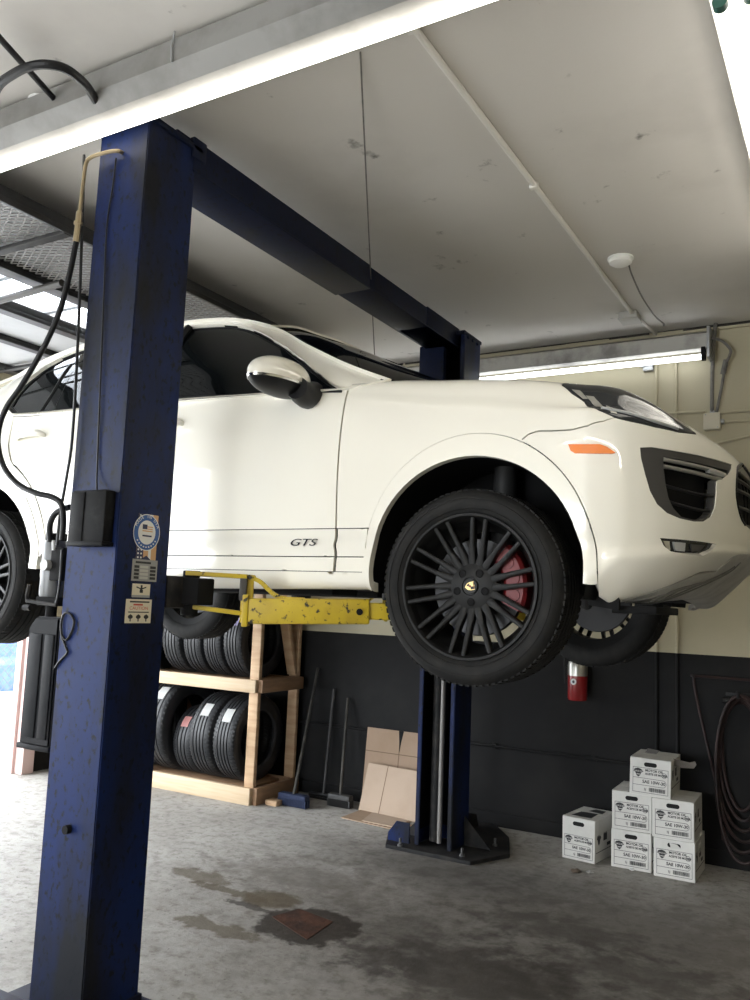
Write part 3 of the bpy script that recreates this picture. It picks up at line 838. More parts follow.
STAINS_FALLOFF = [(*fz(470, 985), 1.5, .9, (0.095, .082, .068), .75, .7, 1.0), (*fz(640, 930), 1.6, .8, (.10, .088, .075), .8, .7, 1.0), (*fz(400, 935), .45, .28, dk, .45, .6, 1.8), (*fz(470, 975), .45, .30, dk, .75, .4, 1.8), (*fz(300, 878), .45, .25, (0.13, .115, .10), .6, .5, 1.4), (*fz(380, 960), .22, .12, dk, .6, .3, 2.0), (*fz(560, 930), .4, .2, dk, .5, .4, 2.0), (*fz(640, 975), .5, .2, dk, .5, .4, 2.0),  # first two wide blobs: dirt plus painted light falloff towards the right
          (*fz(272, 900), .15, .13, br, .9, .15, .8), (*fz(207, 877), .20, .09, br, .7, .2, 1.6), (*fz(216, 928), .30, .06, br, .75, .2, 2.0), (*fz(237, 893), .30, .045, br, .8, .15, 2.0), (*fz(255, 908), .2, .03, dk, .8, .15, 2.0), (q0.x+.02, q0.y+.01, .26, .23, (0.022, .016, .012), .92, .10, .7),
          (*fz(450, 870), .7, .3, (.05, .046, .042), .6, .6, .8), (*fz(545, 985), .25, .2, dk, .6, .5, 1.0)]
floor_nodes(concrete)
def struct(name, bm, m): return tag(obj(name, bm, m, smooth=False), kind='structure')
b = B(); box(b, (XL-.2, YB-.2, -.12), (XR+.2, YW_+.2, 0)); struct('floor', b, concrete)
# ceiling, with a skylight opening over the overhead door
SK = (-5.35, -4.72, 1.0, 5.2)
b = B()
box(b, (SK[1], YB-.2, ZC), (XR+.2, YW_+.2, ZC+.12)); box(b, (XL-.2, YB-.2, ZC), (SK[0], YW_+.2, ZC+.12))
box(b, (SK[0], YB-.2, ZC), (SK[1], SK[2], ZC+.12)); box(b, (SK[0], SK[3], ZC), (SK[1], YW_+.2, ZC+.12))
struct('ceiling', b, ceil_m)
b = B(); box(b, (XL-.2, YW_, 0), (XR+.2, YW_+.2, PZ), mi=0); box(b, (XL-.2, YW_, PZ), (XR+.2, YW_+.2, ZC), mi=1)
o = struct('wall_back', b, [darkp, cream])
b = B(); box(b, (XL, YW_-.015, 0), (XR, YW_, .10), .004); struct('baseboard_back', b, darkp)
b = B(); box(b, (XL, YW_-.02, ZC-.035), (XR, YW_, ZC), .004); struct('trim_1', b, cream)
b = B(); random.seed(11); x = XL
while x < XR:
    l_ = random.uniform(.15, .5); h_ = random.uniform(.006, .016); box(b, (x, YW_-.028, ZC-h_), (x+l_, YW_-.019, ZC+.002), .002); x += l_+random.choice((0, 0, .02, .06))
struct('trim_4', b, mat('joint_dark', (.03, .027, .022), .9))  # uneven dark strip along the ceiling joint, drawn as a crack
b = B(); box(b, (XR, YB, 0), (XR+.2, YW_, PZ), mi=0); box(b, (XR, YB, PZ), (XR+.2, YW_, ZC), mi=1); struct('wall_right', b, [darkp, cream])
DY0, DY1, DZ = -1.6, 5.13, 3.2          # the open garage doorway in the left wall
b = B(); box(b, (XL-.2, DY1, 0), (XL, YW_, PZ), mi=0); box(b, (XL-.2, DY1, PZ), (XL, YW_, ZC), mi=1); box(b, (XL-.2, DY0, DZ), (XL, DY1, ZC), mi=1)
box(b, (XL-.2, YB, 0), (XL, DY0, PZ), mi=0); box(b, (XL-.2, YB, PZ), (XL, DY0, ZC), mi=1)
struct('wall_left', b, [darkp, cream])
FX0, FX1, FZ = -5.4, -1.6, 3.0             # unseen opening added behind the camera, sized for fill daylight on the car
b = B()
for z0, z1, mi in ((0, PZ, 0), (PZ, ZC, 1)):
    box(b, (XL-.2, YB-.2, z0), (FX0, YB, z1), mi=mi); box(b, (FX1, YB-.2, z0), (XR+.2, YB, z1), mi=mi)
box(b, (FX0, YB-.2, FZ), (FX1, YB, ZC), mi=1)
struct('wall_front', b, [darkp, cream])
pinkw = mat('pink_jamb', (0.62, 0.46, 0.43), 0.6)
b = B(); box(b, (XL-.16, DY1-.10, 0), (XL+.05, DY1+.02, DZ), .006); box(b, (XL-.10, DY1-.13, 0), (XL-.05, DY1-.10, DZ), .004)
struct('trim_2', b, pinkw)
skyglass = mat('sky_pane', (0.9, 0.92, 0.95), 0.15, trans=1.0)
b = B(); box(b, (SK[0], SK[2], ZC+.05), (SK[1], SK[3], ZC+.06)); struct('window_1', b, skyglass)
b = B()
for k in range(8): y = SK[2]+(SK[3]-SK[2])*k/7; box(b, (SK[0], y-.02, ZC+.03), (SK[1], y+.02, ZC+.08), .003)
struct('trim_3', b, mat('alu', (.5, .5, .5), .4, metal=.5))
# outside
ext_m = noisy(mat('yard_concrete', (0.55, 0.54, 0.52), 0.9), (0.45, 0.44, 0.42), 1.5)
b = B(); box(b, (-24, -14, -.16), (XL-.2, 18, -.02)); box(b, (XL-.2, -16, -.16), (10, YB-.2, -.02)); struct('yard_ground', b, ext_m)
b = B(); box(b, (-18.2, -10, -.02), (-18, 18, 2.6), .02); struct('yard_wall', b, mat('yard_white', (.8, .8, .8), .8))
galv = mat('galvanised', (.36, .37, .38), .45, metal=.5)
fence_m = mat('fence_wire', (.07, .07, .075), .6)
t = thing('chain_link_fence', 'galvanised chain link fence outside the open garage doorway', 'fence', (-11, 8.0, -.02))
b = B()
for y in np.arange(5.0, 11.6, 2.0): tube(b, [(-11, y, -.02), (-11, y, 1.9)], .03, 8)
tube(b, [(-11, 5, 1.88), (-11, 11, 1.88)], .02, 8); tube(b, [(-11, 5, .05), (-11, 11, .05)], .012, 6)
obj('fence_post', b, galv, t)
b = B()
for k in range(70):
    y = 3.4+k*.12
    for s in (1, -1):
        y0, y1 = (y, y+1.8) if s > 0 else (y+1.8, y); z0, z1 = .05, 1.85
        pts = []
        for yy, zz in ((y0, z0), (y1, z1)): pts.append((yy, zz))
        (ya, za), (yb, zb) = pts
        def cl(ya, za, yb, zb):
            t0, t1 = 0.0, 1.0; d = yb-ya
            for lim, sg_ in ((5.0, 1), (11.0, -1)):
                if d == 0: continue
                tt = (lim-ya)/d
                if sg_*d > 0: t0 = max(t0, tt)
                else: t1 = min(t1, tt)
            return t0, t1
        t0, t1 = cl(ya, za, yb, zb)
        if t1-t0 > .02: obox(b, (-11, ya+(yb-ya)*t0, za+(zb-za)*t0), (-11, ya+(yb-ya)*t1, za+(zb-za)*t1), .006, .006)
obj('fence_mesh', b, fence_m, t)
bluetarp = noisy(mat('blue_tarp', (0.03, 0.07, 0.20), 0.6), (.07, .12, .25), 3)
b = B(); bmesh.ops.create_icosphere(b, subdivisions=4, radius=1)
from mathutils import noise as mn
for v in b.verts:
    n_ = mn.noise(v.co*2.2)*.22+mn.noise(v.co*6)*.07
    z = max(-0.0, v.co.z*1.0); v.co = Vector((-12.6+v.co.x*.7*(1+n_), 9.2+v.co.y*2.0*(1+n_), -.02+max(0, z*(1.05+n_))))
tag(obj('tarp_covered_heap', b, bluetarp), 'crumpled blue tarp over a heap in the yard behind the fence', 'tarp')

# ================================================================== LIFT
def worn_blue(name, base, worn, lo=.55, hi=.72, sc=4.0, rough=.45, stretch=(1, 1, .35)):
    m = noisy(mat(name, base, rough), worn, sc, lo, hi, 10, stretch)
    m = noisy(m, (0.006, 0.007, 0.010), 42.0, .55, .66, 8, (1, 1, .7)); m.node_tree.nodes['Principled BSDF'].inputs['Specular IOR Level'].default_value = .16; return m
blue = worn_blue('lift_blue', (0.006, 0.017, 0.080), (0.010, 0.011, 0.014), lo=.42, hi=.60, sc=2.6)
blue_d = worn_blue('lift_blue_dark', (0.006, 0.010, 0.030), (0.014, 0.014, 0.017))
steel_d = noisy(mat('dark_steel', (0.014, 0.014, 0.015), .55, spec=.2), (.035, .032, .03), 12)
yellow = noisy(noisy(mat('lift_yellow', (0.55, 0.40, 0.02), .45), (0.36, 0.25, 0.02), 4, .4, .7), (0.03, 0.026, 0.015), 34, .58, .64, 10, rough2=.65)
NP = (-2.7045, -2.429, 2.242, 2.518); FP = (-2.640, -2.372, 5.192, 5.466); LT = 3.505
lift = thing('two_post_car_lift', 'blue two post car lift with overhead beam and yellow arms holding up the car', 'car lift', (-2.55, 3.85, 0))
def post(px0, px1, yc, yo, z0, name='post'):
    """channel column: closed back at yo, open towards yc"""
    b = B(); th = .012; s = 1 if yo > yc else -1
    prof = [(px0, yc), (px0, yo), (px1, yo), (px1, yc), (px1-.032, yc), (px1-.032, yc+s*th), (px1-th, yc+s*th), (px1-th, yo-s*th), (px0+th, yo-s*th), (px0+th, yc+s*th), (px0+.032, yc+s*th), (px0+.032, yc)]
    prism(b, prof, z0, LT)
    ed = [e for e in b.edges if abs((e.verts[0].co-e.verts[1].co).z) > 1]
    bmesh.ops.bevel(b, geom=ed, offset=.0045, segments=2, affect='EDGES')
    return obj(name, b, blue, lift, origin=((px0+px1)/2, (yc+yo)/2, z0))
pn = post(NP[0], NP[1], NP[3], NP[2], .10); pf = post(FP[0], FP[1], FP[2], FP[3], .03)
b = B(); prism(b, [(-2.96, 2.63), (-2.18, 2.63), (-2.18, 2.3), (-2.36, 1.66), (-2.78, 1.66), (-2.96, 2.3)], 0, .03, bev=.003); box(b, (-3.02, 1.80, .0), (-2.10, 2.25, .10), .006); box(b, (NP[0]-.01, NP[2]-.01, .03), (NP[1]+.01, NP[3]+.01, .10), .003)
obj('base_plate', b, blue_d, lift)
b = B(); prism(b, [(-2.80, 5.09), (-2.19, 5.09), (-2.05, 5.40), (-2.20, 5.78), (-2.41, 6.05), (-2.66, 6.05), (-2.86, 5.78), (-2.95, 5.40)], 0, .025, bev=.003)
for x in (-2.1+.0, -2.9): prism(b, [(0, 0), (.19, 0), (.0, .19)], -.006, .006, frame((FP[1] if x > -2.5 else FP[0], 5.40, .025), (1 if x > -2.5 else -1, 0, 0), (0, 0, 1)))
prism(b, [(0, 0), (.46, 0), (.42, .09), (.0, .19)], -.006, .006, frame((-2.50, FP[3], .025), (0, 1, 0), (0, 0, 1)))
fb = obj('base_plate', b, steel_d, lift)
b = B()
for q in ((452, 846), (462, 856), (495, 846), (396, 838), (400, 846)):
    p = atZ(*q, .026); lathe(b, [(.0, .0), (.018, 0), (.018, .012), (.009, .014), (.009, .05), (0, .05)], 8, Matrix.Translation(p), axis='Z')
obj('anchor_bolt', b, noisy(mat('bolt_steel', (.20, .20, .20), .5, metal=.6), (.05, .05, .05), 30), fb)
b = B(); prism(b, [(0, 0), (.16, 0), (.16, .13), (.06, .13), (.0, .05)], -.006, .006, frame((-2.84, 5.20, .025), (1, 0, 0), (0, 0, 1)))
obj('gusset', b, blue, fb)
# head plates and beam
b = B(); box(b, (-2.645, 2.50, 3.395), (-2.425, 3.98, 3.535), .004); box(b, (-2.66, 2.50, 3.39), (-2.42, 3.98, 3.40), .002)
box(b, (-2.635, 3.90, 3.405), (-2.432, 5.22, 3.53), .004); box(b, (-2.655, 3.9, 3.40), (-2.425, 5.22, 3.408), .002); box(b, (-2.64, 4.72, 3.40), (-2.428, 5.22, 3.536), .003)
obj('overhead_beam', b, blue_d, lift)
b = B(); box(b, (NP[0]-.012, NP[2]-.012, LT-.02), (NP[1]+.012, NP[3]+.03, LT+.004), .003); box(b, (NP[1]-.015, NP[3]-.03, LT-.055), (NP[1]+.012, NP[3]+.05, LT+.035), .004); box(b, (NP[0]+.02, NP[3]-.1, LT), (NP[1]-.02, NP[3]+.12, LT+.04), .004)
obj('head_bracket', b, blue_d, lift)
b = B(); box(b, (FP[0]-.01, FP[2]-.02, LT-.02), (FP[1]+.006, FP[3]+.006, LT+.004), .003); box(b, (FP[0]-.06, FP[2]-.045, 3.0), (FP[0]+.13, FP[2]-.0, 3.42), .004)
for x in (.05, .13, .21): tube(b, [(FP[1]-.002, FP[2]+x, LT-.03), (FP[1]+.01, FP[2]+x, LT-.03)], .012, 8)
obj('head_bracket', b, blue_d, lift)
# greasy slide channel inside each post
for (x0, x1, ya, yb3) in ((NP[0]+.013, NP[1]-.013, NP[2]+.014, NP[2]+.02), (FP[0]+.013, FP[1]-.013, FP[3]-.02, FP[3]-.014)):
    b = B(); box(b, (x0, ya, .12), (x1, yb3, LT-.03))
    s_ = 1 if ya < 4 else -1; y0_ = min(yb3, ya) if s_ > 0 else ya-.22
    for xx in (x0, x1-.004): box(b, (xx, y0_, .12), (xx+.004, y0_+.23, LT-.03))
    obj('slide_channel', b, black_m, lift)
# lifting carriages inside the posts
for (x0, x1, yi, yo), s in ((NP and (NP[0], NP[1], NP[3], NP[2]), 1), ((FP[0], FP[1], FP[2], FP[3]), -1)):
    b = B(); ya, yb2 = sorted((yo+s*.03, yi+s*.0)); box(b, (x0+.06, min(yi-s*.2, yi+s*.10), 1.46 if s < 0 else 1.565), (x1-.06, max(yi-s*.2, yi+s*.10), 2.15 if s < 0 else 1.66), .006)
    box(b, (x0-.03, min(yi+s*.006, yi+s*.13), 1.55), (x1-.0, max(yi+s*.006, yi+s*.13), 1.68), .006)
    c = obj('carriage', b, steel_d, lift)
    b = B(); xm = (x0+x1)/2; tube(b, [(xm+.02, yi-s*.06, .05), (xm+.02, yi-s*.06, 1.5)], .016 if s > 0 else .017, 12)
    obj('cylinder_rod', b, mat('rod_steel', (.22, .21, .20), .5, metal=.4), c)
    b = B(); tube(b, [(xm-.03, yi-s*.10, .05), (xm-.03, yi-s*.10, 1.6)], .04, 14); obj('hydraulic_cylinder', b, steel_d, c)
def arm(p0, p1, p2, name='swing_arm'):
    """pivot p0, start of the box section p1, tip p2 (xy)"""
    p0, p1, p2 = [Vector((*p, 0)) for p in (p0, p1, p2)]; u = (p2-p1).normalized(); up = Vector((0, 0, 1))
    root = empty(name, (p0.x, p0.y, 1.5), lift)
    b = B(); L = (p2-p1).length
    obox(b, p1+up*1.548, p1+u*L*.74+up*1.566, .12, .105, .008); obox(b, p1+up*1.55-u*.012, p1+up*1.55+u*.012, .135, .13, .004)
    obj('outer_tube', b, yellow, root)
    b = B(); obox(b, p1+u*L*.6+up*1.566, p1+u*L+up*1.570, .088, .07, .006); obj('inner_tube', b, yellow, root)
    b = B(); d0 = (p1-p0).normalized()
    obox(b, p0+up*1.694-d0*.02, p1+up*1.690, .075, .018, .003); obox(b, p1+up*1.690-u*.005, p1+u*.03+up*1.688, .06, .018, .003)
    pts = spline([p1+up*1.688, p1+u*.05+up*1.672, p1+u*.11+up*1.622, p1+u*.16+up*1.604], 6)
    for a, c in zip(pts, pts[1:]): obox(b, a, c, .05, .018, .002)
    obox(b, p1+u*.155+up*1.606, p1+u*.24+up*1.606, .05, .014, .002)
    obox(b, p0+up*1.558, p1+up*1.536, .06, .018, .003); obox(b, p1+up*1.50, p1+up*1.69, .02, .05, .002, up=u)
    obj('guard', b, yellow, root)
    b = B(); obox(b, p1-d0*.03+up*1.64, p1-d0*.001+up*1.64, .07, .10, .004); obj('gear_restraint', b, grey_trim, root)
    b = B(); tube(b, [p0+up*1.52, p0+up*1.705], .035, 16); box(b, (p0.x-.085, p0.y-.05, 1.565), (p0.x+.085, p0.y+.05, 1.675), .006); obj('pivot_block', b, black_m, root)
    b = B(); c = p2-u*.06; lathe(b, [(0, 1.60), (.03, 1.60), (.03, 1.615), (.062, 1.615), (.066, 1.622), (.066, 1.652), (.06, 1.657), (0, 1.657)], 24, Matrix.Translation((c.x, c.y, 0)), axis='Z')
    obj('lift_pad', b, steel_d, root)
    tube_b = B(); q = p1+u*L*.68+Vector((0, 0, 1.563)); sd = Vector((-u.y, u.x, 0)); tube(tube_b, [q-sd*.066, q+sd*.066], .014, 10); obj('stop_bolt', tube_b, black_m, root)
arm((-2.43, 2.66), (-2.235, 2.79), (-1.66, 3.17)); arm((-2.70, 2.66), (-2.84, 2.80), (-3.32, 3.17))
arm((-2.42, 5.03), (-2.24, 4.94), (-1.72, 4.62)); arm((-2.62, 5.03), (-2.78, 4.94), (-3.32, 4.62))
# power unit on the near post
pu = empty('power_unit', (-2.80, 2.36, 1.0), lift)
tank_m = noisy(mat('tank_plastic', (0.008, 0.009, 0.011), .5, spec=.1), (.015, .015, .017), 5)
b = B(); y0 = 2.25
prism(b, [(-2.898, 1.0), (-2.722, 1.0), (-2.722, 1.497), (-2.858, 1.497), (-2.898, 1.455)], 0, .17, Matrix(((1, 0, 0, 0), (0, 0, 1, y0), (0, 1, 0, 0), (0, 0, 0, 1))), bev=.008)
for x0, x1 in ((-2.880, -2.808), (-2.79, -2.738)): box(b, (x0, y0-.006, 1.03), (x1, y0+.01, 1.43), .004)
box(b, (-2.903, y0-.006, .985), (-2.717, y0+.176, 1.006), .004)
obj('oil_tank', b, tank_m, pu)
b = B(); lathe(b, [(0, 1.575), (.044, 1.575), (.048, 1.585), (.048, 1.785), (.04, 1.80), (.0, 1.80)], 28, Matrix.Translation((-2.840, 2.30, 0)), axis='Z')
obj('motor', b, mat('motor_steel', (.16, .165, .17), .4, metal=.3), pu)
b = B(); box(b, (-2.808, 2.255, 1.64), (-2.738, 2.34, 1.77), .004); lathe(b, [(.03, 1.80), (.042, 1.802), (.042, 1.83), (0, 1.83)], 24, Matrix.Translation((-2.840, 2.30, 0)), axis='Z'); box(b, (-2.883, 2.26, 1.54), (-2.758, 2.36, 1.575), .005); tube(b, [(-2.833, 2.30, 1.49), (-2.833, 2.30, 1.55)], .022, 14)
obj('pump_block', b, black_m, pu)
b = B(); tube(b, [(-2.818, 2.256, 1.70), (-2.818, 2.232, 1.70)], .022, 16); tube(b, [(-2.793, 2.255, 1.76), (-2.793, 2.25, 1.80)], .008, 8)
obj('push_button', b, clear_l, pu)
b = B(); tube(b, spline([(-2.878, 2.29, 1.555), (-2.918, 2.25, 1.56), (-2.903, 2.24, 1.62)], 6), .008, 8); tube(b, [(-2.898, 2.23, 1.555), (-2.718, 2.23, 1.545)], .007, 8)
tube(b, [(-2.923, 2.24, 1.53), (-2.883, 2.24, 1.53)], .012, 8)
obj('release_lever', b, steel_d, pu)
b = B(); box(b, (-2.635, 2.190, 1.778), (-2.45, 2.242, 1.985), .008); box(b, (-2.635, 2.185, 1.785), (-2.56, 2.193, 1.978), .004); box(b, (-2.64, 2.183, 1.772), (-2.445, 2.242, 1.79), .004)
cb = obj('control_box', b, noisy(mat('box_black', (0.007, 0.007, 0.0075), .55, spec=.1), (.02, .02, .02), 10, .55, .75), lift)
# hydraulic lines and cables on the post
def PY(px, py, y): return atY(px, py, y)
brass = mat('brass', (0.30, 0.235, 0.14), .4, metal=.6)
b = B(); tube(b, spline([PY(122, 152.5, 2.238), PY(118, 151, 2.215), PY(108, 152, 2.205), PY(92, 157, 2.2), PY(86, 164, 2.2), PY(83, 185, 2.2), PY(79.5, 215, 2.2)], 8), .008, 10)
tube(b, [PY(79.5, 212, 2.2), PY(77.5, 232, 2.2)], .013, 8); tube(b, [PY(78.3, 222, 2.2), PY(78.0, 225, 2.2)], .018, 8); tube(b, [PY(77.5, 232, 2.2), PY(76.2, 242, 2.2)], .014, 8)
obj('steel_line', b, brass, lift)
b = B(); tube(b, spline([PY(76.2, 242, 2.2), PY(70, 272, 2.2), PY(60, 310, 2.2), PY(45, 345, 2.19), PY(22, 385, 2.17), PY(8, 405, 2.16), PY(0, 424, 2.155), PY(-2, 445, 2.155), PY(4, 467, 2.16), PY(18, 484, 2.17), PY(36, 493, 2.18), PY(52, 497, 2.2), PY(61, 504, 2.215), PY(63.5, 520, 2.23), PY(62, 540, 2.24)], 8), .0115, 12)
obj('hydraulic_hose', b, rubber_trim, lift)
b = B(); tube(b, spline([PY(84, 155, 2.22), PY(83, 200, 2.22), PY(81, 260, 2.22), PY(77, 360, 2.22), PY(72, 440, 2.22), PY(66, 480, 2.22), PY(60, 515, 2.235), PY(57, 545, 2.24)], 6), .006, 8)
tube(b, spline([PY(116, 158, 2.234), PY(113, 185, 2.234), PY(107, 225, 2.234), PY(104, 290, 2.234), PY(100, 390, 2.234), PY(97, 470, 2.234), PY(97, 492, 2.2)], 6), .0035, 8)
tube(b, spline([PY(50, 542, 2.25), PY(50, 525, 2.24), PY(55, 514, 2.235), PY(64, 509, 2.236), PY(70, 507, 2.234)], 6), .012, 10)
tube(b, spline([PY(62, 550, 2.236), PY(60, 580, 2.236), PY(57, 600, 2.236), PY(54, 606, 2.236)], 6), .005, 8)
tube(b, spline([PY(62, 640, 2.236), PY(61, 625, 2.236), PY(64, 614, 2.236), PY(70, 614, 2.236), PY(74, 622, 2.236), PY(71, 633, 2.236), PY(66, 640, 2.236), PY(62, 636, 2.236), PY(66, 648, 2.236), PY(67, 653, 2.236), PY(59, 662, 2.236), PY(55, 668, 2.236)], 6), .0045, 8)
obj('cable', b, rubber_trim, lift)
b = B(); p = PY(69, 829, 2.240); tube(b, [p, p+Vector((0, -.02, 0))], .016, 12); obj('bolt', b, black_m, lift)

# stickers on the side of the near post (plane x = const; u along +y, v up)
XS_ = NP[1]+.0012
def st(px, py): q = atX(px, py, XS_); return q
def SM(px, py, dz=0.0): return frame(st(px, py)+Vector((dz, 0, 0)), (0, 1, 0), (0, 0, 1))
wht = mat('sticker_white', (.75, .75, .72), .4); stb = mat('sticker_blue', (0.02, .09, .30), .4); sto = mat('sticker_tan', (.62, .36, .16), .4); stc = mat('sticker_cream', (.72, .66, .52), .45); stn = mat('sticker_navy', (.012, .02, .07), .4)
str_ = mat('sticker_red', (.55, .08, .05), .4); ink = mat('ink', (.015, .015, .016), .5)
def plate(b, M, x0, y0, x1, y1, z0, z1, mi): prism(b, [(x0, y0), (x1, y0), (x1, y1), (x0, y1)], z0, z1, M, mi=mi)
def ell(b, M, rx, ry, z0, z1, mi, n=40): prism(b, [(rx*math.cos(2*PI*k/n), ry*math.sin(2*PI*k/n)) for k in range(n)], z0, z1, M, mi=mi)
M1 = SM(146.5, 532.5) @ Matrix.Diagonal((.88, .76, 1, 1)); b = B()
plate(b, M1, -.052, -.139, .066, .094, 0, .0006, 1)                                   # ribbon
plate(b, M1, -.052, .05, -.005, .094, .0006, .0009, 2); plate(b, M1, -.052, -.139, -.012, -.03, .0006, .0009, 2)
plate(b, M1, .018, -.139, .034, .094, .0006, .0009, 0)
prism(b, [(.004-.03, -.1395), (.036, -.1395), (.008, -.118)], .0009, .0012, M1, mi=2)
for k in range(6): ell(b, M1 @ Matrix.Translation((-.042+(k % 2)*.018, -.130+(k//2)*.02, 0)), .005, .005, .0009, .0012, 0, 10)
for k in range(3): ell(b, M1 @ Matrix.Translation((-.042+k*.014, .085-k*.002, 0)), .004, .004, .0009, .0012, 0, 10)
ell(b, M1, .080, .094, .0012, .0018, 0); ell(b, M1, .076, .090, .0018, .0021, 3); ell(b, M1, .052, .062, .0021, .0025, 0)
for k in range(3): plate(b, M1, -.028, .004+k*.011, .034, .010+k*.011, .0025, .0028, 1)
plate(b, M1, -.028, .016, .0, .040, .0028, .0031, 2); plate(b, M1, -.026, -.022, .03, -.014, .0025, .0028, 2)
for k in range(11):
    a = math.radians(155-k*13); ch = 'MADE IN USA'[k]
    if ch != ' ': merge(b, text_bm(ch, .021, M1 @ Matrix.Translation((.063*math.cos(a), .075*math.sin(a), .0021)) @ Matrix.Rotation(a-PI/2, 4, 'Z'), .0003, align='CENTER'), mi=0)
for k in range(9):
    a = math.radians(215+k*14); ell(b, M1 @ Matrix.Translation((.064*math.cos(a), .076*math.sin(a), 0)), .0045, .004, .0021, .0024, 0, 8)
o = obj('sticker', b, [wht, sto, stn, stb], lift, smooth=False); o['label'] = 'round blue and white flag sticker'
M2 = SM(144.5, 570.5); b = B(); w2, h2 = .066, .042
plate(b, M2, -w2, -h2, w2, h2, 0, .0012, 0)
for k, (x0, x1) in enumerate(((-.055, -.03), (-.025, .018), (.028, .058))):
    for j in range(4): plate(b, M2, x0, -.034+j*.014, x1, -.024+j*.014, .0012, .0015, 1 if (k != 1) else 2)
plate(b, M2, -.05, .026, .03, .034, .0012, .0015, 1)
o = obj('sticker', b, [mat('plate_grey', (.32, .32, .31), .4, metal=.4), ink, mat('plate_lt', (.5, .49, .45), .4)], lift, smooth=False); o['label'] = 'grey rating plate'
M3 = SM(141, 590.5) @ Matrix.Diagonal((.93, .75, 1, 1)); b = B(); plate(b, M3, -.05, -.033, .05, .034, 0, .0008, 0); plate(b, M3, -.05, -.036, .05, -.024, .0008, .0011, 1)
for s in (-1, 1): plate(b, M3 @ Matrix.Rotation(s*.35, 4, 'Z'), s*.014-.018, .004, s*.014+.018, .010, .0008, .0011, 2)
plate(b, M3, -.008, -.012, .010, .004, .0008, .0011, 2); plate(b, M3, -.004, .004, .006, .028, .0008, .0011, 2)
o = obj('sticker', b, [stc, galv, ink], lift, smooth=False); o['label'] = 'small cream sticker'
M4 = SM(138.5, 611) @ Matrix.Diagonal((.97, .80, 1, 1)); b = B(); plate(b, M4, -.07, -.058, .068, .056, 0, .0008, 0)
plate(b, M4, -.05, .040, .055, .047, .0008, .0011, 1)
merge(b, text_bm('CAUTION', .022, M4 @ Matrix.Translation((0, .006, .0008)), .0003, align='CENTER'), mi=2); plate(b, M4, -.03, .026, .02, .034, .0008, .0011, 2)
plate(b, M4, -.055, -.008, .055, -.003, .0008, .0011, 1)
for k in range(3):
    x = -.042+k*.042; ell(b, M4 @ Matrix.Translation((x, -.028, 0)), .013, .010, .0008, .0011, 1, 14); plate(b, M4, x-.003, -.05, x+.003, -.016, .0008, .0012, 1)
o = obj('sticker', b, [stc, ink, str_], lift, smooth=False); o['label'] = 'cream caution label with red heading'
# ================================================================== TYRE RACK
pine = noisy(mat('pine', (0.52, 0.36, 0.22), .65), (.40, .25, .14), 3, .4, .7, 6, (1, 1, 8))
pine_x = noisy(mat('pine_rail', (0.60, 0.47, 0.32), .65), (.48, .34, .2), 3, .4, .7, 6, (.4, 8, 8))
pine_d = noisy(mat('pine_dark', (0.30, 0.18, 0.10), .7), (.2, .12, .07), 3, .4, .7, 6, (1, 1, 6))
RY0, RY1 = 5.45, 6.02; RX0, RX1 = -6.40, -4.20
rack = thing('tire_rack', 'unpainted timber rack holding two rows of tires by the back wall', 'rack', ((RX0+RX1)/2, 5.75, 0))
pt = atY(254, 620, RY0); pb = atY(250, 802, RY0)
s_z = atY(243, 685, RY0).z; print('shelf z', s_z, 'post x', pt.x, pb.x)
SH = s_z-.05
for x in (RX1-.09, RX0, -5.417):
    b = B(); box(b, (x, RY0-.0, 0), (x+.09, RY0+.04, 1.95), .004); obj('post', b, pine, rack)
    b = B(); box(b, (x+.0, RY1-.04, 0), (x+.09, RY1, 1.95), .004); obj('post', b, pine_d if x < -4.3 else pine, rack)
for z0, z1 in ((.0, .13), (SH, SH+.10), (1.72, 1.82)):
    b = B(); box(b, (RX0+.02, RY0-.04, z0), (RX1-.0-.09*0-.0, RY0-.0005, z1), .004); obj('rail', b, pine_x, rack)
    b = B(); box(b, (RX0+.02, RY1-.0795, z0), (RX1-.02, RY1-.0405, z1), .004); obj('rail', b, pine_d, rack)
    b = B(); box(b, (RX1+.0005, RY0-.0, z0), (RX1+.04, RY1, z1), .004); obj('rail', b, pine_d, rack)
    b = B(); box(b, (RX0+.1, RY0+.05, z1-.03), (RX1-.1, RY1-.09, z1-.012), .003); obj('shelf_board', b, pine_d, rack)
b = B(); obox(b, (RX1-.045, 5.74, SH+.82), (RX1-.045, 5.97, SH+.12), .04, .085, .004, up=(1, 0, 0)); obj('brace', b, pine, rack)
label_m = mat('tire_label', (.75, .75, .74), .5); label_r = mat('tire_label_red', (.65, .3, .28), .5); label_v = mat('tire_label_violet', (.45, .4, .62), .5)
shop_tyre = noisy(mat('shop_tire', (0.015, 0.016, 0.018), .45, spec=.4), (.028, .029, .033), 5, .45, .7)
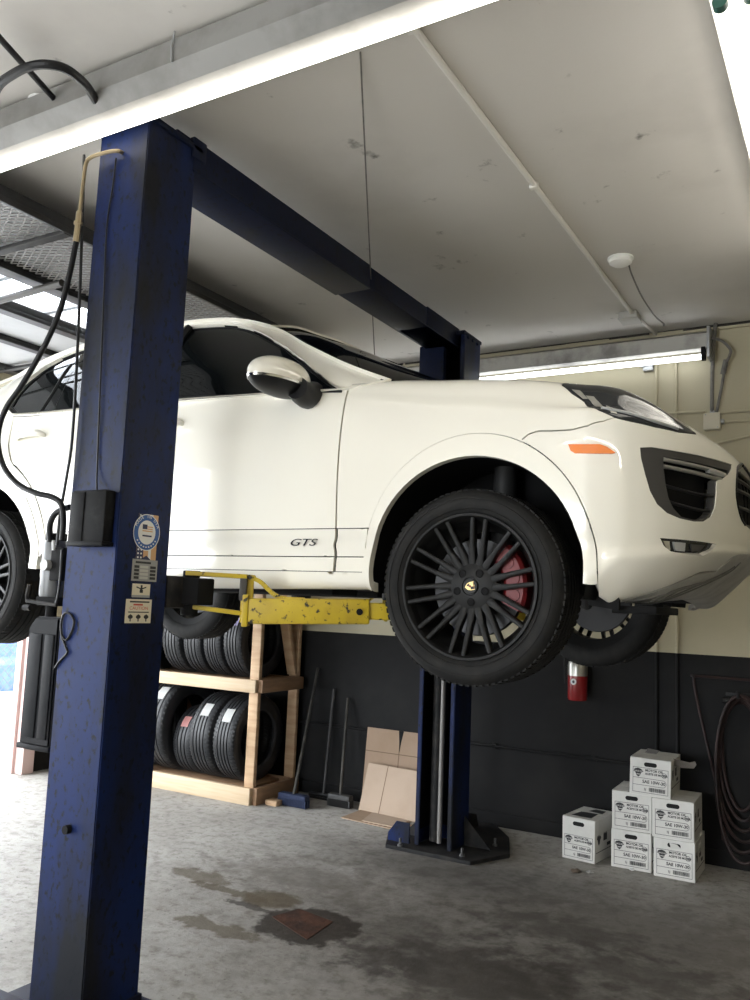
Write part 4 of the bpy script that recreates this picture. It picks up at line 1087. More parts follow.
def make_tire(R, w, sty):
    """tyre standing with its axle along x, centred on the origin"""
    b = B(); h = w/2; ri = R*.64
    pr = [(ri, -h*.8), (ri+.012, -h*.93), (R*.82, -h), (R*.93, -h*.95), (R*.975, -h*.84), (R-.003, -h*.70)]
    g_ = {0: (-.42, -.12, .16, .44), 1: (-.5, -.17, .17, .5), 2: (-.38, 0, .38), 3: (-.46, -.15, .15, .46)}[sty]
    for q in g_: pr += [(R, h*q-.006), (R-.009, h*q-.004), (R-.009, h*q+.004), (R, h*q+.006)]
    pr += [(R-.003, h*.70), (R*.975, h*.84), (R*.93, h*.95), (R*.82, h), (ri+.012, h*.93), (ri, h*.8)]
    lathe(b, pr, 90, axis='X', cap=False)
    n = (64, 52, 76, 60)[sty]
    for k in range(n):
        a = 2*PI*k/n
        for s in (-1, 1):
            p = Vector((s*h*.60, math.cos(a)*(R-.001), math.sin(a)*(R-.001))); q = Vector((s*h*.93, math.cos(a+.03)*R*.955, math.sin(a+.03)*R*.955))
            obox(b, p, q, .012, .006, up=(0, math.cos(a), math.sin(a)))
    return b
KT = {}
def place_tire(x, z, R, w, sty, label, grp, lab=None, la=0.0, spin=0.0, y=5.70, lean=0.0):
    key = (R, w, sty)
    if key not in KT:
        me = bpy.data.meshes.new('car_tire'); bb = make_tire(R, w, sty); bmesh.ops.recalc_face_normals(bb, faces=bb.faces); bb.to_mesh(me); bb.free(); me.shade_smooth(); me.set_sharp_from_angle(angle=math.radians(35)); me.materials.append(shop_tyre); KT[key] = me
    o = bpy.data.objects.new('car_tire', KT[key]); COL.objects.link(o); o.location = (x, y, z+R); o.rotation_euler = (0, lean, 0)
    tag(o, label, 'tire', grp)
    if lab is not None:
        b = B(); n = 6; hw = w*.19; a0, a1 = la-.17, la+.17; vs = []
        for k in range(n+1):
            a = a0+(a1-a0)*k/n; rr = R+.002
            vs.append([b.verts.new((dx, -math.cos(a)*rr, math.sin(a)*rr)) for dx in (-hw+spin, hw+spin)])
        for p, q in zip(vs, vs[1:]): b.faces.new((p[0], p[1], q[1], q[0]))
        me = bpy.data.meshes.new('label'); bmesh.ops.solidify(b, geom=b.faces[:], thickness=.001); b.to_mesh(me); b.free()
        l = bpy.data.objects.new('label', me); COL.objects.link(l); l.parent = o; me.materials.append(lab)
    return o
ZL, ZU = .118, SH+.088
LOW = 'tires standing on the bottom shelf of the rack'; UPG = 'tires standing on the upper shelf of the rack'
place_tire(-4.46, ZL, .345, .225, 0, 'black tire with a white label at the right end of the bottom shelf', LOW, label_m, .62)
place_tire(-4.71, ZL, .345, .225, 3, 'black tire with a slanted white label, second from the right on the bottom shelf', LOW, label_m, .70, .01)
place_tire(-4.95, ZL, .280, .20, 2, 'smallest tire on the bottom shelf, with a white and red label', LOW, label_r, .62)
place_tire(-5.20, ZL, .385, .25, 1, 'largest black tire on the bottom shelf, with a white label near its top', LOW, label_m, .80)
place_tire(-5.53, ZL, .330, .22, 0, 'tire on the bottom shelf half hidden behind the largest tire', LOW, label_m, .70)
place_tire(-5.80, ZL, .330, .22, 3, 'tire on the bottom shelf mostly hidden by the blue lift post', LOW)
for k, (x, R, w, sty, lab, la, lb) in enumerate([(-4.45, .315, .195, 3, label_v, .55, 'upper shelf tire at the right end with a violet label'), (-4.675, .30, .19, 0, label_v, .60, 'upper shelf tire with a pale label, second from the right end'),
          (-4.90, .29, .195, 2, None, 0, 'plain narrow upper shelf tire in the middle of the row'), (-5.13, .30, .205, 1, None, 0, 'upper shelf tire left of the plain narrow one'), (-5.525, .31, .205, 0, label_m, .5, 'upper shelf tire beside the blue lift post, with a white label'), (-5.76, .31, .205, 3, None, 0, 'upper shelf tire mostly behind the blue lift post')]):
    place_tire(x, ZU, R, w, sty, lb, UPG, lab, la)
# ---- brooms, wood block
broom_dk = mat('broom_grey', (.05, .05, .05), .7); handle_m = noisy(mat('broom_handle', (.06, .057, .05), .6, spec=.2), (.03, .03, .027), 8); blue_br = noisy(mat('blue_bristle', (.008, .016, .05), .8), (.015, .025, .07), 60, bump=.3)
def push_broom(hx, hy, top, headw, m_head, label, name='push_broom'):
    t = thing(name, label, 'broom', (hx, hy, 0))
    b = B(); box(b, (hx-headw/2, hy-.035, .055), (hx+headw/2, hy+.035, .095), .008); obj('head', b, broom_dk if m_head is not blue_br else blue_br, t)
    b = B(); n = 18
    for k in range(n):
        for r in range(3):
            x = hx-headw/2+headw*(k+.5)/n; y = hy-.025+r*.025
            obox(b, (x, y, .002), (x, y, .058), headw/n*.9, .02)
    obj('bristles', b, m_head, t)
    b = B(); tube(b, [(hx, hy, .085), Vector(top)], .0125, 10); obj('handle', b, handle_m, t)
    return t
h1 = atZ(297, 805, 0); t1 = atY(318, 668, 6.06); t1 = Vector((h1.x, h1.y, .08)).lerp(t1, 1.0)
push_broom(h1.x, h1.y-.05, t1, .26, blue_br, 'push broom with blue bristles leaning beside the tire rack')
h3 = atZ(342, 806, 0); t3 = atY(348, 698, 6.06); push_broom(h3.x, h3.y-.03, t3, .20, broom_dk, 'push broom with grey head leaning beside the cardboard')
t = thing('squeegee', 'dark thin squeegee leaning between the two push brooms', 'squeegee', (-3.80, 5.97, 0))
b = B(); e0 = atY(322, 770, 5.98); e0 = Vector((-3.87, 5.96, .04)); e1 = atY(334, 689, 6.07); tube(b, [e0, e1], .011, 10); obj('handle', b, broom_dk, t)
b = B(); box(b, (e0.x-.14, 5.945, .02), (e0.x+.10, 5.975, .05), .005); box(b, (e0.x-.14, 5.957, .0), (e0.x+.10, 5.963, .03)); obj('blade', b, rubber_trim, t)
wb = atZ(271, 806, 0); b = B(); box(b, (wb.x-.06, wb.y-.0, 0), (wb.x+.05, wb.y+.10, .04), .004, Matrix.Identity(4))
tag(obj('wood_block', b, pine), 'small offcut of wood on the floor under the end of the tire rack', 'wood')
# ---- cardboard
card = noisy(mat('cardboard', (0.32, 0.225, 0.155), .8), (.27, .185, .12), 2.2, .45, .7); card_l = noisy(mat('cardboard_light', (0.42, 0.32, 0.24), .8), (.37, .275, .2), 2, .45, .7); crease = mat('crease', (.14, .09, .055), .8)
def sheet(name, label, a, u, v, cw, chh, m, folds_u=(), folds_v=(), th=.006):
    M = frame(a, u, v); t = thing(name, label, 'cardboard', a)
    b = B(); prism(b, [(0, 0), (cw, 0), (cw, chh), (0, chh)], 0, th, M); obj('board', b, m, t, smooth=False)
    if folds_u or folds_v:
        b = B()
        for f in folds_u: prism(b, [(f-.003, 0), (f+.003, 0), (f+.003, chh), (f-.003, chh)], th, th+.0008, M)
        for f in folds_v: prism(b, [(0, f-.003), (cw, f-.003), (cw, f+.003), (0, f+.003)], th, th+.0008, M)
        obj('crease', b, crease, t, smooth=False)
    return t
c0 = atY(362, 803, 6.0); c0.z = 0.0
zt = atY(362, 726, 6.07).z
s1_ = sheet('cardboard_sheet', 'large flattened cardboard sheet standing upright against the dark wall', Vector((-3.545, 6.02, 0)), (1, 0, 0), (0, .10, 1), .78, zt+.0, card, (.305,), (zt*.70,))
b = B(); Mz = frame(Vector((-3.545, 6.02, 0)), (1, 0, 0), (0, .10, 1)); prism(b, [(.29, zt), (.335, zt), (.318, zt*.86), (.308, zt*.72), (.300, zt*.86)], .0062, .0075, Mz)
o = obj('dark_wedge', b, black_m, s1_, smooth=False)  # black wedge narrowing down the fold
a2 = atZ(360, 806, 0.0); sheet('cardboard_sheet', 'pale flattened cardboard leaning on the larger upright sheet', Vector((-3.47, 5.86, 0)), (1, -.10, 0), (.03, .32, 1), .56, .36, card_l, (.19,), ())
f0, f1, f2, f3 = [atZ(*p, 0) for p in ((341, 818), (360, 807), (420, 818), (404, 832))]
def quad_sheet(name, label, P4, m, z0):
    b = B(); prism(b, [(p.x, p.y) for p in P4], z0, z0+.006); return tag(obj(name, b, m, smooth=False), label, 'cardboard')
quad_sheet('cardboard_sheet', 'brown cardboard lying flat on the floor in front of the upright sheets', [f0, atZ(398, 831, 0), atZ(411, 822, 0), atZ(366, 808.5, 0)], card, .0)
quad_sheet('cardboard_sheet', 'second cardboard flap on top of the one lying flat on the floor', [atZ(362, 822, 0), atZ(398, 829.5, 0), atZ(408, 822, 0), atZ(372, 814, 0)], card_l, .0065)
wb2 = atZ(401, 832, .03); b = B(); Mb = frame(wb2, (1, .12, 0), (-.12, 1, 0)); box(b, (0, 0, 0), (.12, .09, .035), .004, Mb); tag(obj('wood_block', b, pine), 'small wood block on the base plate of the far lift post', 'wood')

# ---- oil boxes
white_c = noisy(mat('carton_white', (0.62, 0.61, 0.58), .55), (.52, .51, .48), 6, .5, .75); print_m = mat('carton_print', (.025, .025, .028), .6); hole_m = mat('hand_hole', (.006, .006, .006), .9); lid_m = mat('carton_flap', (.55, .54, .51), .6)
def make_box(w, d, h, name='oil_carton', hole=True, open_top=False):
    """local: front face on y = 0, x across, z up; w wide, d deep"""
    me = {}
    b = B(); box(b, (0, 0, 0), (w, d, h), .004); me['carton'] = b
    b = B(); Mf = frame((0, -.0004, 0), (1, 0, 0), (0, 0, 1)); s = w/.25
    def bx_(x0, y0, x1, y1, z=.0008): prism(b, [(x0*s, y0*s), (x1*s, y0*s), (x1*s, y1*s), (x0*s, y1*s)], 0, z, Mf)
    def line(x0, y0, x1, y1, t=.0022):
        bx_(min(x0, x1)-t/2, min(y0, y1)-t/2, max(x0, x1)+t/2, max(y0, y1)+t/2)
    line(.02, .02, .232, .02); line(.02, .17, .232, .17); line(.02, .02, .02, .17); line(.232, .02, .232, .17)
    line(.02, .064, .200, .064); line(.02, .107, .200, .107)
    arc = [(.200+.0215*math.cos(t), .0855+.0215*math.sin(t)) for t in np.linspace(-PI/2, PI/2, 12)]
    for p, q in zip(arc, arc[1:]): obox(b, Mf @ Vector((p[0]*s, p[1]*s, 0)), Mf @ Vector((q[0]*s, q[1]*s, 0)), .0022*s, .0012, up=(0, 1, 0))
    shd = [(.030, .160), (.050, .166), (.070, .160), (.084, .146), (.070, .138), (.064, .122), (.052, .112), (.040, .122), (.034, .138), (.022, .146)]
    prism(b, [(x*s, y*s) for x, y in shd], 0, .0008, Mf)
    for k, (tx, ty, tz, ln) in enumerate((('MOTOR OIL', .094, .150, .016), ('ACEITE DE MOTOR', .094, .130, .0135), ('SAE 10W-30', .078, .078, .021))):
        merge(b, text_bm(tx, ln*s*1.25, Mf @ Matrix.Translation((tx and ty*s, tz*s, 0)), .0008, off=.0006, sx=.92 if k == 1 else 1.0))
    n = 26; random.seed(3); x = .118
    while x < .212:
        wd = random.choice((.0015, .003, .0045)); bx_(x, .030, x+wd, .054); x += wd+random.choice((.0015, .003))
    merge(b, text_bm('SJ', .02*s, Mf @ Matrix.Translation((.088*s, .034*s, 0)), .0008)); 
    for t in np.linspace(0, 2*PI, 24, endpoint=False):
        c0_, c1_ = (.209+.0145*math.cos(t), .137+.0145*math.sin(t)), (.209+.0145*math.cos(t+.27), .137+.0145*math.sin(t+.27))
        obox(b, Mf @ Vector((c0_[0]*s, c0_[1]*s, 0)), Mf @ Vector((c1_[0]*s, c1_[1]*s, 0)), .0022*s, .0012, up=(0, 1, 0))
    for yy in (.142, .136, .130): line(.200, yy, .218, yy, .003)
    # the side faces carry a shield and a band of print
    for X, dx in ((w+.0004, (0, 1, 0)), ):
        Ms = frame((X, 0, 0), dx, (0, 0, 1))
        prism(b, [(.03+(px_-.02)*1.1, .10+(py_-.11)*1.3) for px_, py_ in shd], 0, .0008, Ms); prism(b, [(.14, .12), (.20, .12), (.20, .17), (.14, .17)], 0, .0008, Ms); prism(b, [(.02, .06), (d-.03, .06), (d-.03, .064), (.02, .064)], 0, .0008, Ms); prism(b, [(.2, .08), (.26, .08), (.26, .10), (.2, .10)], 0, .0008, Ms)
    me['print'] = b
    b = B(); Mw = Mf @ Matrix.Translation((0, 0, .0009))
    merge(b, text_bm('CARQUEST', .0125*s, Mf @ Matrix.Translation((.053*s, .142*s, .0007)), .0006, align='CENTER')); prism(b, [(.040*s, .130*s), (.066*s, .130*s), (.062*s, .126*s), (.044*s, .126*s)], .0005, .0011, Mf); me['logo_lettering'] = b
    if hole:
        b = B(); cx_, cy_ = .125*s, h-.034; pts = [(cx_-.026+.013*math.cos(t), cy_+.013*math.sin(t)) for t in np.linspace(PI/2, 3*PI/2, 10)] + [(cx_+.026+.013*math.cos(t), cy_+.013*math.sin(t)) for t in np.linspace(-PI/2, PI/2, 10)]
        prism(b, pts, 0, .0012, Mf); me['hand_hole'] = b
    b = B(); box(b, (.0, .002, h-.001), (w, d*.5-.003, h+.003), .001); box(b, (.0, d*.5+.003, h-.001), (w, d, h+.003), .001); box(b, (-.0012, d*.15, h*.52), (.0, d, h+.002)); box(b, (w, d*.15, h*.62), (w+.0012, d-.02, h+.002))
    prism(b, [(.03, d*.1), (w*.7, d*.15), (w*.8, d*.45), (.06, d*.4)], h+.003, h+.0036); me['flap'] = b
    return me
MM = {'carton': white_c, 'print': print_m, 'logo_lettering': white_c, 'hand_hole': hole_m, 'flap': lid_m}
def oil_box(label, x, y, z, rz, h=.252, w=.25, hole=True, ry=0.0, flap_print=False):
    t = thing('oil_carton', label, 'box', (x, y, z), 'white motor oil cartons by the back wall')
    M = Matrix.Translation((x, y, z)) @ Matrix.Rotation(rz, 4, 'Z') @ Matrix.Rotation(ry, 4, 'Y')
    for k, b in make_box(w, .35, h, hole=hole).items():
        me = bpy.data.meshes.new(k); bmesh.ops.recalc_face_normals(b, faces=b.faces); b.to_mesh(me); b.free(); me.transform(M)
        link_mesh(k, me, MM[k], t)
    if flap_print:
        b = B(); prism(b, [(.04, .05), (w-.05, .06), (w-.06, .2), (.05, .19)], h+.0036, h+.0042, M); prism(b, [(.08, .24), (w-.04, .22), (w-.05, .31), (.1, .32)], h+.0036, h+.0042, M)
        link_mesh('lid_print', (lambda bb: (lambda me: (bb.to_mesh(me), bb.free(), me)[2])(bpy.data.meshes.new('lid_print')))(b), print_m, t)
    return t
pA = atZ(562, 857, 0); oil_box('single white motor oil carton standing apart on the floor, left of the pile', pA.x, pA.y, 0, -.12, h=.262, w=.225, flap_print=True)
pB = atZ(611, 866, 0); pC = atZ(653.5, 875.5, 0)
oil_box('white motor oil carton at the bottom left of the pile, on the floor', pB.x, pB.y, 0, .02, h=.232, w=.248)
oil_box('white motor oil carton at the bottom right of the pile, with its hand hole torn', pC.x+.0, pC.y, 0, .0, h=.232, w=.245)
oil_box('white motor oil carton in the middle layer of the pile, on the left', pB.x+.004, pB.y-.0, .236, .03, h=.232, w=.247)
oil_box('white motor oil carton in the middle layer of the pile, on the right', pC.x-.004, pC.y-.02, .236, .03, h=.232, w=.247)
tp = atY(635, 800, 5.60); oil_box('white motor oil carton on top of the pile, with torn flaps', pB.x+.125, 5.60, .473, .03, h=.226, w=.25, ry=.02)
ttop = [o for o in COL.objects if o.get('label', '').startswith('white motor oil carton on top')][0]
b = B(); x0, z0 = pB.x+.37, .700
prism(b, [(0, 0), (.10, -.012), (.13, .0), (.14, -.02), (.125, -.045), (.05, -.05), (0, -.04)], 0, .004, frame((x0, 5.72, z0), (1, 0, 0), (0, .35, 1)))
f_ = obj('torn_flap', b, noisy(mat('flap_brown', (.12, .105, .09), .8), (.2, .18, .16), 9), ttop, smooth=False)
b = B(); prism(b, [(0, 0), (.07, .02), (.085, .05), (.01, .035)], 0, .004, frame((x0-.20, 5.82, z0+.0), (1, 0, -.3), (0, .2, 1)))
obj('torn_flap', b, mat('flap_dark', (.08, .075, .07), .8), ttop, smooth=False)
ctorn = [o for o in COL.objects if o.get('label', '').startswith('white motor oil carton at the bottom right')][0]
b = B(); prism(b, [(-.03, .012), (.015, .008), (.04, -.014), (-.02, -.02)], 0, .002, frame((pC.x+.125, pC.y-.0022, .200), (1, 0, 0), (0, 0, 1))); obj('torn_flap', b, lid_m, ctorn, smooth=False)
crumple = mat('paper_scrap', (.6, .6, .6), .6)
def scrap(px, py, s, label, m, seed):
    random.seed(seed); p = atZ(px, py, 0); b = B(); bmesh.ops.create_icosphere(b, subdivisions=2, radius=s)
    for v in b.verts: v.co = Vector((v.co.x*random.uniform(.7, 1.3), v.co.y*random.uniform(.7, 1.3), max(0, v.co.z*.45*random.uniform(.6, 1.3)+s*.25))) + Vector((p.x, p.y, 0))
    tag(obj('paper_scrap', b, m, smooth=False), label, 'litter')
scrap(632, 870, .018, 'white paper scrap on the floor in front of the bottom left carton', crumple, 2)
scrap(590, 873, .022, 'grey crumpled scrap on the floor in front of the single carton', mat('scrap_grey', (.3, .3, .29), .5), 3)
scrap(576, 872, .03, 'brown crumpled scrap on the floor left of the grey one', mat('scrap_brown', (.10, .075, .055), .6), 4)
# ---- fire extinguisher
ex = Vector((atY(577, 690, 5.98).x, 5.99, 0)); zb = atY(577, 700, 5.99).z; zt_ = atY(577, 675.5, 5.99).z
fe = thing('fire_extinguisher', 'red fire extinguisher hung on the dark wall below the front of the car', 'fire extinguisher', (ex.x, ex.y, zb))
redx = mat('extinguisher_red', (.26, .010, .012), .3, coat=.5)
T_ = Matrix.Translation((ex.x, ex.y, 0))
b = B(); lathe(b, [(0, zb), (.062, zb), (.068, zb+.012), (.068, zt_-.001), (0, zt_)], 36, T_, axis='Z'); obj('cylinder', b, redx, fe)
b = B(); lathe(b, [(0.0688, zt_), (.0688, zt_+.07), (.062, zt_+.10), (.03, zt_+.13), (0, zt_+.13)], 36, T_, axis='Z'); lathe(b, [(.01, zt_), (.0688, zt_)], 36, T_, axis='Z'); obj('band', b, silver, fe)
b = B(); tube(b, [(ex.x, ex.y, zt_+.12), (ex.x, ex.y, zt_+.19)], .018, 14); obox(b, (ex.x-.02, ex.y, zt_+.19), (ex.x+.09, ex.y, zt_+.21), .025, .014, .003); obox(b, (ex.x-.02, ex.y, zt_+.165), (ex.x+.08, ex.y, zt_+.15), .02, .01, .003); obj('handle', b, black_m, fe)
b = B(); tube(b, spline([(ex.x-.02, ex.y-.0, zt_+.17), (ex.x-.085, ex.y-.01, zt_+.13), (ex.x-.088, ex.y-.01, zt_+.02), (ex.x-.085, ex.y-.01, zt_-.06)], 8), .008, 10); obj('nozzle_hose', b, rubber_trim, fe)
b = B(); Me = frame((ex.x-.008, ex.y-.0695, (zb+zt_)/2+.045), (1, 0, 0), (0, 0, 1)); ell(b, Me, .02, .022, -.004, .0015, 0, 24); ell(b, Me, .009, .010, .0015, .002, 1, 16); obj('gauge_label', b, [label_m, ink], fe)
b = B(); box(b, (ex.x-.02, ex.y+.06, zb+.05), (ex.x+.02, YW_, zt_+.05), .003); obj('wall_bracket', b, steel_d, fe)
# ---- hose coil and rod on the wall
hose_m = noisy(mat('hose_rubber', (.030, .016, .015), .5, spec=.3), (.014, .010, .010), 8)
hk = atY(735, 699, 6.03)
hr = thing('air_hose_coil', 'dark red air hose coiled over a hook at the right of the dark wall', 'hose', (hk.x, 6.02, .18))
b = B(); random.seed(5)
for k in range(6):
    cx_ = hk.x+.02+random.uniform(-.02, .03); rx_ = .115+.012*k; rz_ = .34+.035*k; cz_ = hk.z-.02-rz_+.01*k; y = 6.05-.018*k
    tube(b, [(cx_+rx_*math.sin(t)*(1+.10*math.cos(t+k)), y+.008*math.sin(2*t+k), cz_+rz_*math.cos(t)) for t in np.linspace(0, 2*PI, 56)], .0105, 8)
obj('hose', b, hose_m, hr)
b = B(); tube(b, [(hk.x+.03, YW_, hk.z+.02), (hk.x+.03, 5.93, hk.z+.02), (hk.x+.03, 5.925, hk.z+.06)], .010, 10); obox(b, (hk.x-.05, 6.0, hk.z+.03), (hk.x+.10, 5.98, hk.z+.035), .014, .02, .003); lathe(b, [(0, -.01), (.02, -.01), (.02, .03), (0, .03)], 14, Matrix.Translation((hk.x-.06, 5.99, hk.z-.01)), axis='X')
obj('hook', b, steel_d, hr)
ra = atY(694, 676, 6.07); rb = atY(760, 681, 6.07)
b = B(); tube(b, spline([(rb.x+.8, 6.07, rb.z), rb, ra+Vector((.02, 0, 0)), ra+Vector((0, -.01, -.012)), atY(697, 700, 6.07), atY(706, 740, 6.07), atY(714, 775, 6.06), atY(719, 800, 6.05), atY(723, 840, 6.04)], 6), .009, 8)
tag(obj('air_line', b, hose_m), 'thin dark air line bending down the back wall beside the coiled hose', 'hose')
# ---- wall conduits
def conduit(label, pts, r, m, name='conduit', cat='conduit', clamps=()):
    b = B(); tube(b, pts, r, 10)
    for c in clamps: box(b, Vector(c)-Vector((r*1.6, r*.9, r*1.6)), Vector(c)+Vector((r*1.6, r*1.2, r*1.6)), .002)
    return tag(obj(name, b, m), label, cat)
zc_ = .5765
conduit('thin dark conduit running low along the charcoal wall behind the lift', [(-4.6, 6.085, zc_), (-1.35, 6.085, zc_)], .012, darkp, clamps=[(-2.45, 6.088, zc_), (-1.7, 6.088, zc_)])
for x, lb in ((-1.270, 'vertical wall conduit above the top carton, left of the pair'), (-1.134, 'vertical wall conduit above the top carton, right of the pair')):
    b = B(); tube(b, [(x, 6.088, PZ), (x, 6.088, 3.41)], .011, 10, mi=1); tube(b, [(x, 6.088, .66), (x, 6.088, PZ)], .011, 10, mi=0); box(b, (x-.018, 6.07, .64), (x+.018, 6.1, .67), .003, mi=0)
    tag(obj('conduit', b, [darkp, cream]), lb, 'conduit', 'pair of vertical wall conduits')
conduit('horizontal cream conduit high on the wall running into the electrical box from the left', [(-2.2, 6.088, 3.035), (-.94, 6.088, 3.015)], .011, cream)
conduit('horizontal cream conduit high on the wall passing above the electrical box on the right', [(-.85, 6.088, 3.0), (.6, 6.088, 2.98)], .011, cream)
conduit('horizontal cream conduit leaving the right side of the electrical box', [(-.84, 6.086, 2.93), (.6, 6.086, 2.90)], .009, cream)
conduit('lower horizontal cream conduit under the electrical box', [atY(700, 447, 6.088), atY(750, 436, 6.088), (.6, 6.088, 2.83)], .009, cream)
eb = thing('electrical_box', 'cream square electrical box on the back wall above the car nose', 'electrical box', (-.892, 6.08, 2.88))
b = B(); box(b, (-.945, 6.035, 2.875), (-.838, YW_, 2.99), .004); obj('cover', b, mat('cream_box', (.55, .51, .40), .5), eb)
b = B()
for x, z in ((-.93, 2.978), (-.853, 2.887)): tube(b, [(x, 6.036, z), (x, 6.032, z)], .005, 8)
box(b, (-.838, 6.05, 2.918), (-.815, 6.1, 2.945), .003); box(b, (-.905, 6.05, 2.99), (-.875, 6.09, 3.01), .003)
obj('screw', b, galv, eb)
cb_m = noisy(mat('grey_cable', (.17, .16, .145), .6), (.1, .095, .09), 20)
b = B(); tube(b, spline([atY(762, 278, 6.04), atY(750, 288, 6.04), atY(736, 304, 6.04), atY(722, 311, 6.05), atY(716.5, 320, 6.05), atY(714, 340, 6.05), atY(712.5, 370, 6.06), atY(712, 400, 6.06), atY(712, 412, 6.06)], 6), .013, 8)
tag(obj('power_cable', b, cb_m), 'grey power cable looping down the wall from the ceiling to the electrical box', 'cable')
b = B(); tube(b, spline([atY(711, 338, 6.0), atY(722, 341, 6.01), atY(730, 349, 6.02), atY(729.5, 356, 6.02), atY(725, 366, 6.05), atY(722, 385, 6.05), atY(718, 405, 6.06), atY(716.5, 412, 6.06)], 6), .010, 8)
tube(b, [atY(726, 360, 6.045), atY(723, 374, 6.045)], .018, 8)
tag(obj('power_cable', b, cb_m), 'short grey cable bowed from the wall lamp end to the electrical box', 'cable')
b = B(); p_ = atY(648, 368, 6.07); box(b, (p_.x-.035, 6.06, p_.z-.02), (p_.x+.035, YW_, p_.z+.03), .004); box(b, (p_.x-.05, 6.05, p_.z+.005), (p_.x-.02, 6.07, p_.z+.02), .002); tag(obj('conduit_clamp', b, galv), 'small metal clamp on the cream wall under the wall lamp', 'clamp')
# ---- ceiling: conduit, junction box, detector, wires
b = B(); tube(b, [(-1.322, 2.30, ZC-.014), (-1.322, 5.60, ZC-.014)], .014, 10); box(b, (-1.345, 2.36, ZC-.035), (-1.30, 2.40, ZC), .003); box(b, (-1.342, 3.62, ZC-.033), (-1.302, 3.65, ZC), .003); tube(b, [(-1.31, 5.66, ZC-.014), (-1.27, 6.09, ZC-.014)], .011, 8)
tag(obj('ceiling_conduit', b, mat('white_conduit', (.72, .70, .66), .5)), 'white conduit running across the ceiling from the front lamp to the back wall', 'conduit')
b = B(); jb = atZ(630, 314, ZC); box(b, (jb.x-.06, jb.y-.07, ZC-.045), (jb.x+.06, jb.y+.07, ZC), .004); box(b, (jb.x-.065, jb.y-.075, ZC-.052), (jb.x+.065, jb.y+.075, ZC-.044), .002); tag(obj('junction_box', b, mat('jbox', (.42, .41, .38), .5)), 'small square junction box on the ceiling at the end of the white conduit', 'junction box')
dt = atZ(620.5, 258, ZC); sd_ = thing('smoke_detector', 'round white smoke detector on the ceiling', 'smoke detector', (dt.x, dt.y, ZC-.05))
b = B(); Td = Matrix.Translation((dt.x, dt.y, 0)); lathe(b, [(0, ZC), (.072, ZC), (.074, ZC-.008), (.066, ZC-.014), (.066, ZC-.020)], 40, Td, axis='Z'); obj('base', b, wht, sd_)
b = B(); lathe(b, [(.064, ZC-.016), (.063, ZC-.03), (.045, ZC-.042), (0, ZC-.044)], 40, Td, axis='Z'); obj('cap', b, wht, sd_)
conduit('thin grey wire hanging across the ceiling from the smoke detector', spline([(dt.x+.03, dt.y+.06, ZC-.012), atZ(632, 275, ZC-.03), atZ(642, 297, ZC-.04), atZ(655, 316, ZC-.03), atZ(664, 324, ZC-.012)], 6), .005, cb_m, 'wire', 'wire', clamps=[tuple(atZ(664, 325, ZC-.015))])
conduit('thin dark wire strung from the ceiling down behind the car roof', [atZ(360.3, 52, ZC-.002).lerp(atY(375, 366, 5.2), k/8) for k in range(9)], .0035, cb_m, 'wire', 'wire')
b = B(); h1_ = [atZ(0, 84, 3.5), atZ(12, 75, 3.5), atZ(28, 67, 3.5), atZ(46, 64.5, 3.5), atZ(66, 69, 3.5), atZ(84, 83, 3.5), atZ(93, 96, 3.5), atZ(98, 106, 3.5), atZ(103, 125, 3.5)]
tube(b, spline([atZ(-14, 110, 3.5), atZ(-8, 98, 3.5)]+h1_, 6), .017, 10); tag(obj('ceiling_hose', b, rubber_trim), 'thick black hose bent in an arc under the ceiling above the front lamp', 'hose')
b = B(); tube(b, [atZ(-12, 25, 3.56), atZ(75, 122, 3.56)], .012, 10); tag(obj('ceiling_cable', b, rubber_trim), 'straight black cable crossing under the arched ceiling hose', 'cable')
st_ = atZ(42, 101, ZC); sp_ = thing('sprinkler_stub', 'white pipe stub and flange hanging from the ceiling above the front lamp', 'pipe', (st_.x, st_.y, ZC-.16))
b = B(); Ts = Matrix.Translation((st_.x, st_.y, 0)); lathe(b, [(0, ZC), (.055, ZC), (.05, ZC-.012), (0, ZC-.014)], 24, Ts, axis='Z'); obj('flange', b, wht, sp_)
b = B(); tube(b, [(st_.x, st_.y, ZC-.01), (st_.x, st_.y, ZC-.16)], .018, 14); obj('pipe', b, wht, sp_)
# ---- overhead sectional door standing open under the ceiling
gunm = noisy(mat('door_steel', (0.014, 0.014, 0.015), .5), (.03, .03, .03), 6); pale = noisy(mat('door_panel', (.42, .43, .44), .5), (.36, .37, .38), 2); mesh_m = mat('expanded_metal', (.30, .29, .28), .5, metal=.3)
od = thing('overhead_door', 'dark steel framed overhead door with a wire mesh section, open under the ceiling at left', 'garage door', (-4.9, 3.0, 3.40))
OY0, OY1, OZ = .9, 5.1, 3.45
for x0, x1 in ((-3.57, -3.49), (-4.40, -4.22), (-5.03, -4.86), (-5.63, -5.46), (-6.40, -6.18)):
    b = B(); box(b, (x0, OY0, OZ), (x1, OY1, OZ+.05), .003); box(b, (x1-.012, OY0, OZ-.03), (x1, OY1, OZ), .002); obj('rail', b, gunm, od)
b = B(); pit = .042; n = int((OY1-OY0)/pit)
for k in range(n+1):
    y = OY0+.01+(OY1-OY0-.02)*k/n; xs = np.linspace(-4.215, -3.575, 17); pts = []
    for j, x in enumerate(xs): pts.append((x, y+(pit*.5 if (j+k*0) % 2 else 0)+0.0, OZ+.012))
    for p, q in zip(pts, pts[1:]): obox(b, p, q, .008, .005)
    pts2 = [(p[0], 2*y+pit*0-p[1], p[2]) for p in pts]
    for p, q in zip(pts2, pts2[1:]): obox(b, p, q, .008, .005)
obj('mesh_panel', b, mesh_m, od, smooth=False)
b = B(); box(b, (-4.222, OY0, OZ+.045), (-3.57, OY1, OZ+.05)); obj('backing_panel', b, pale, od)
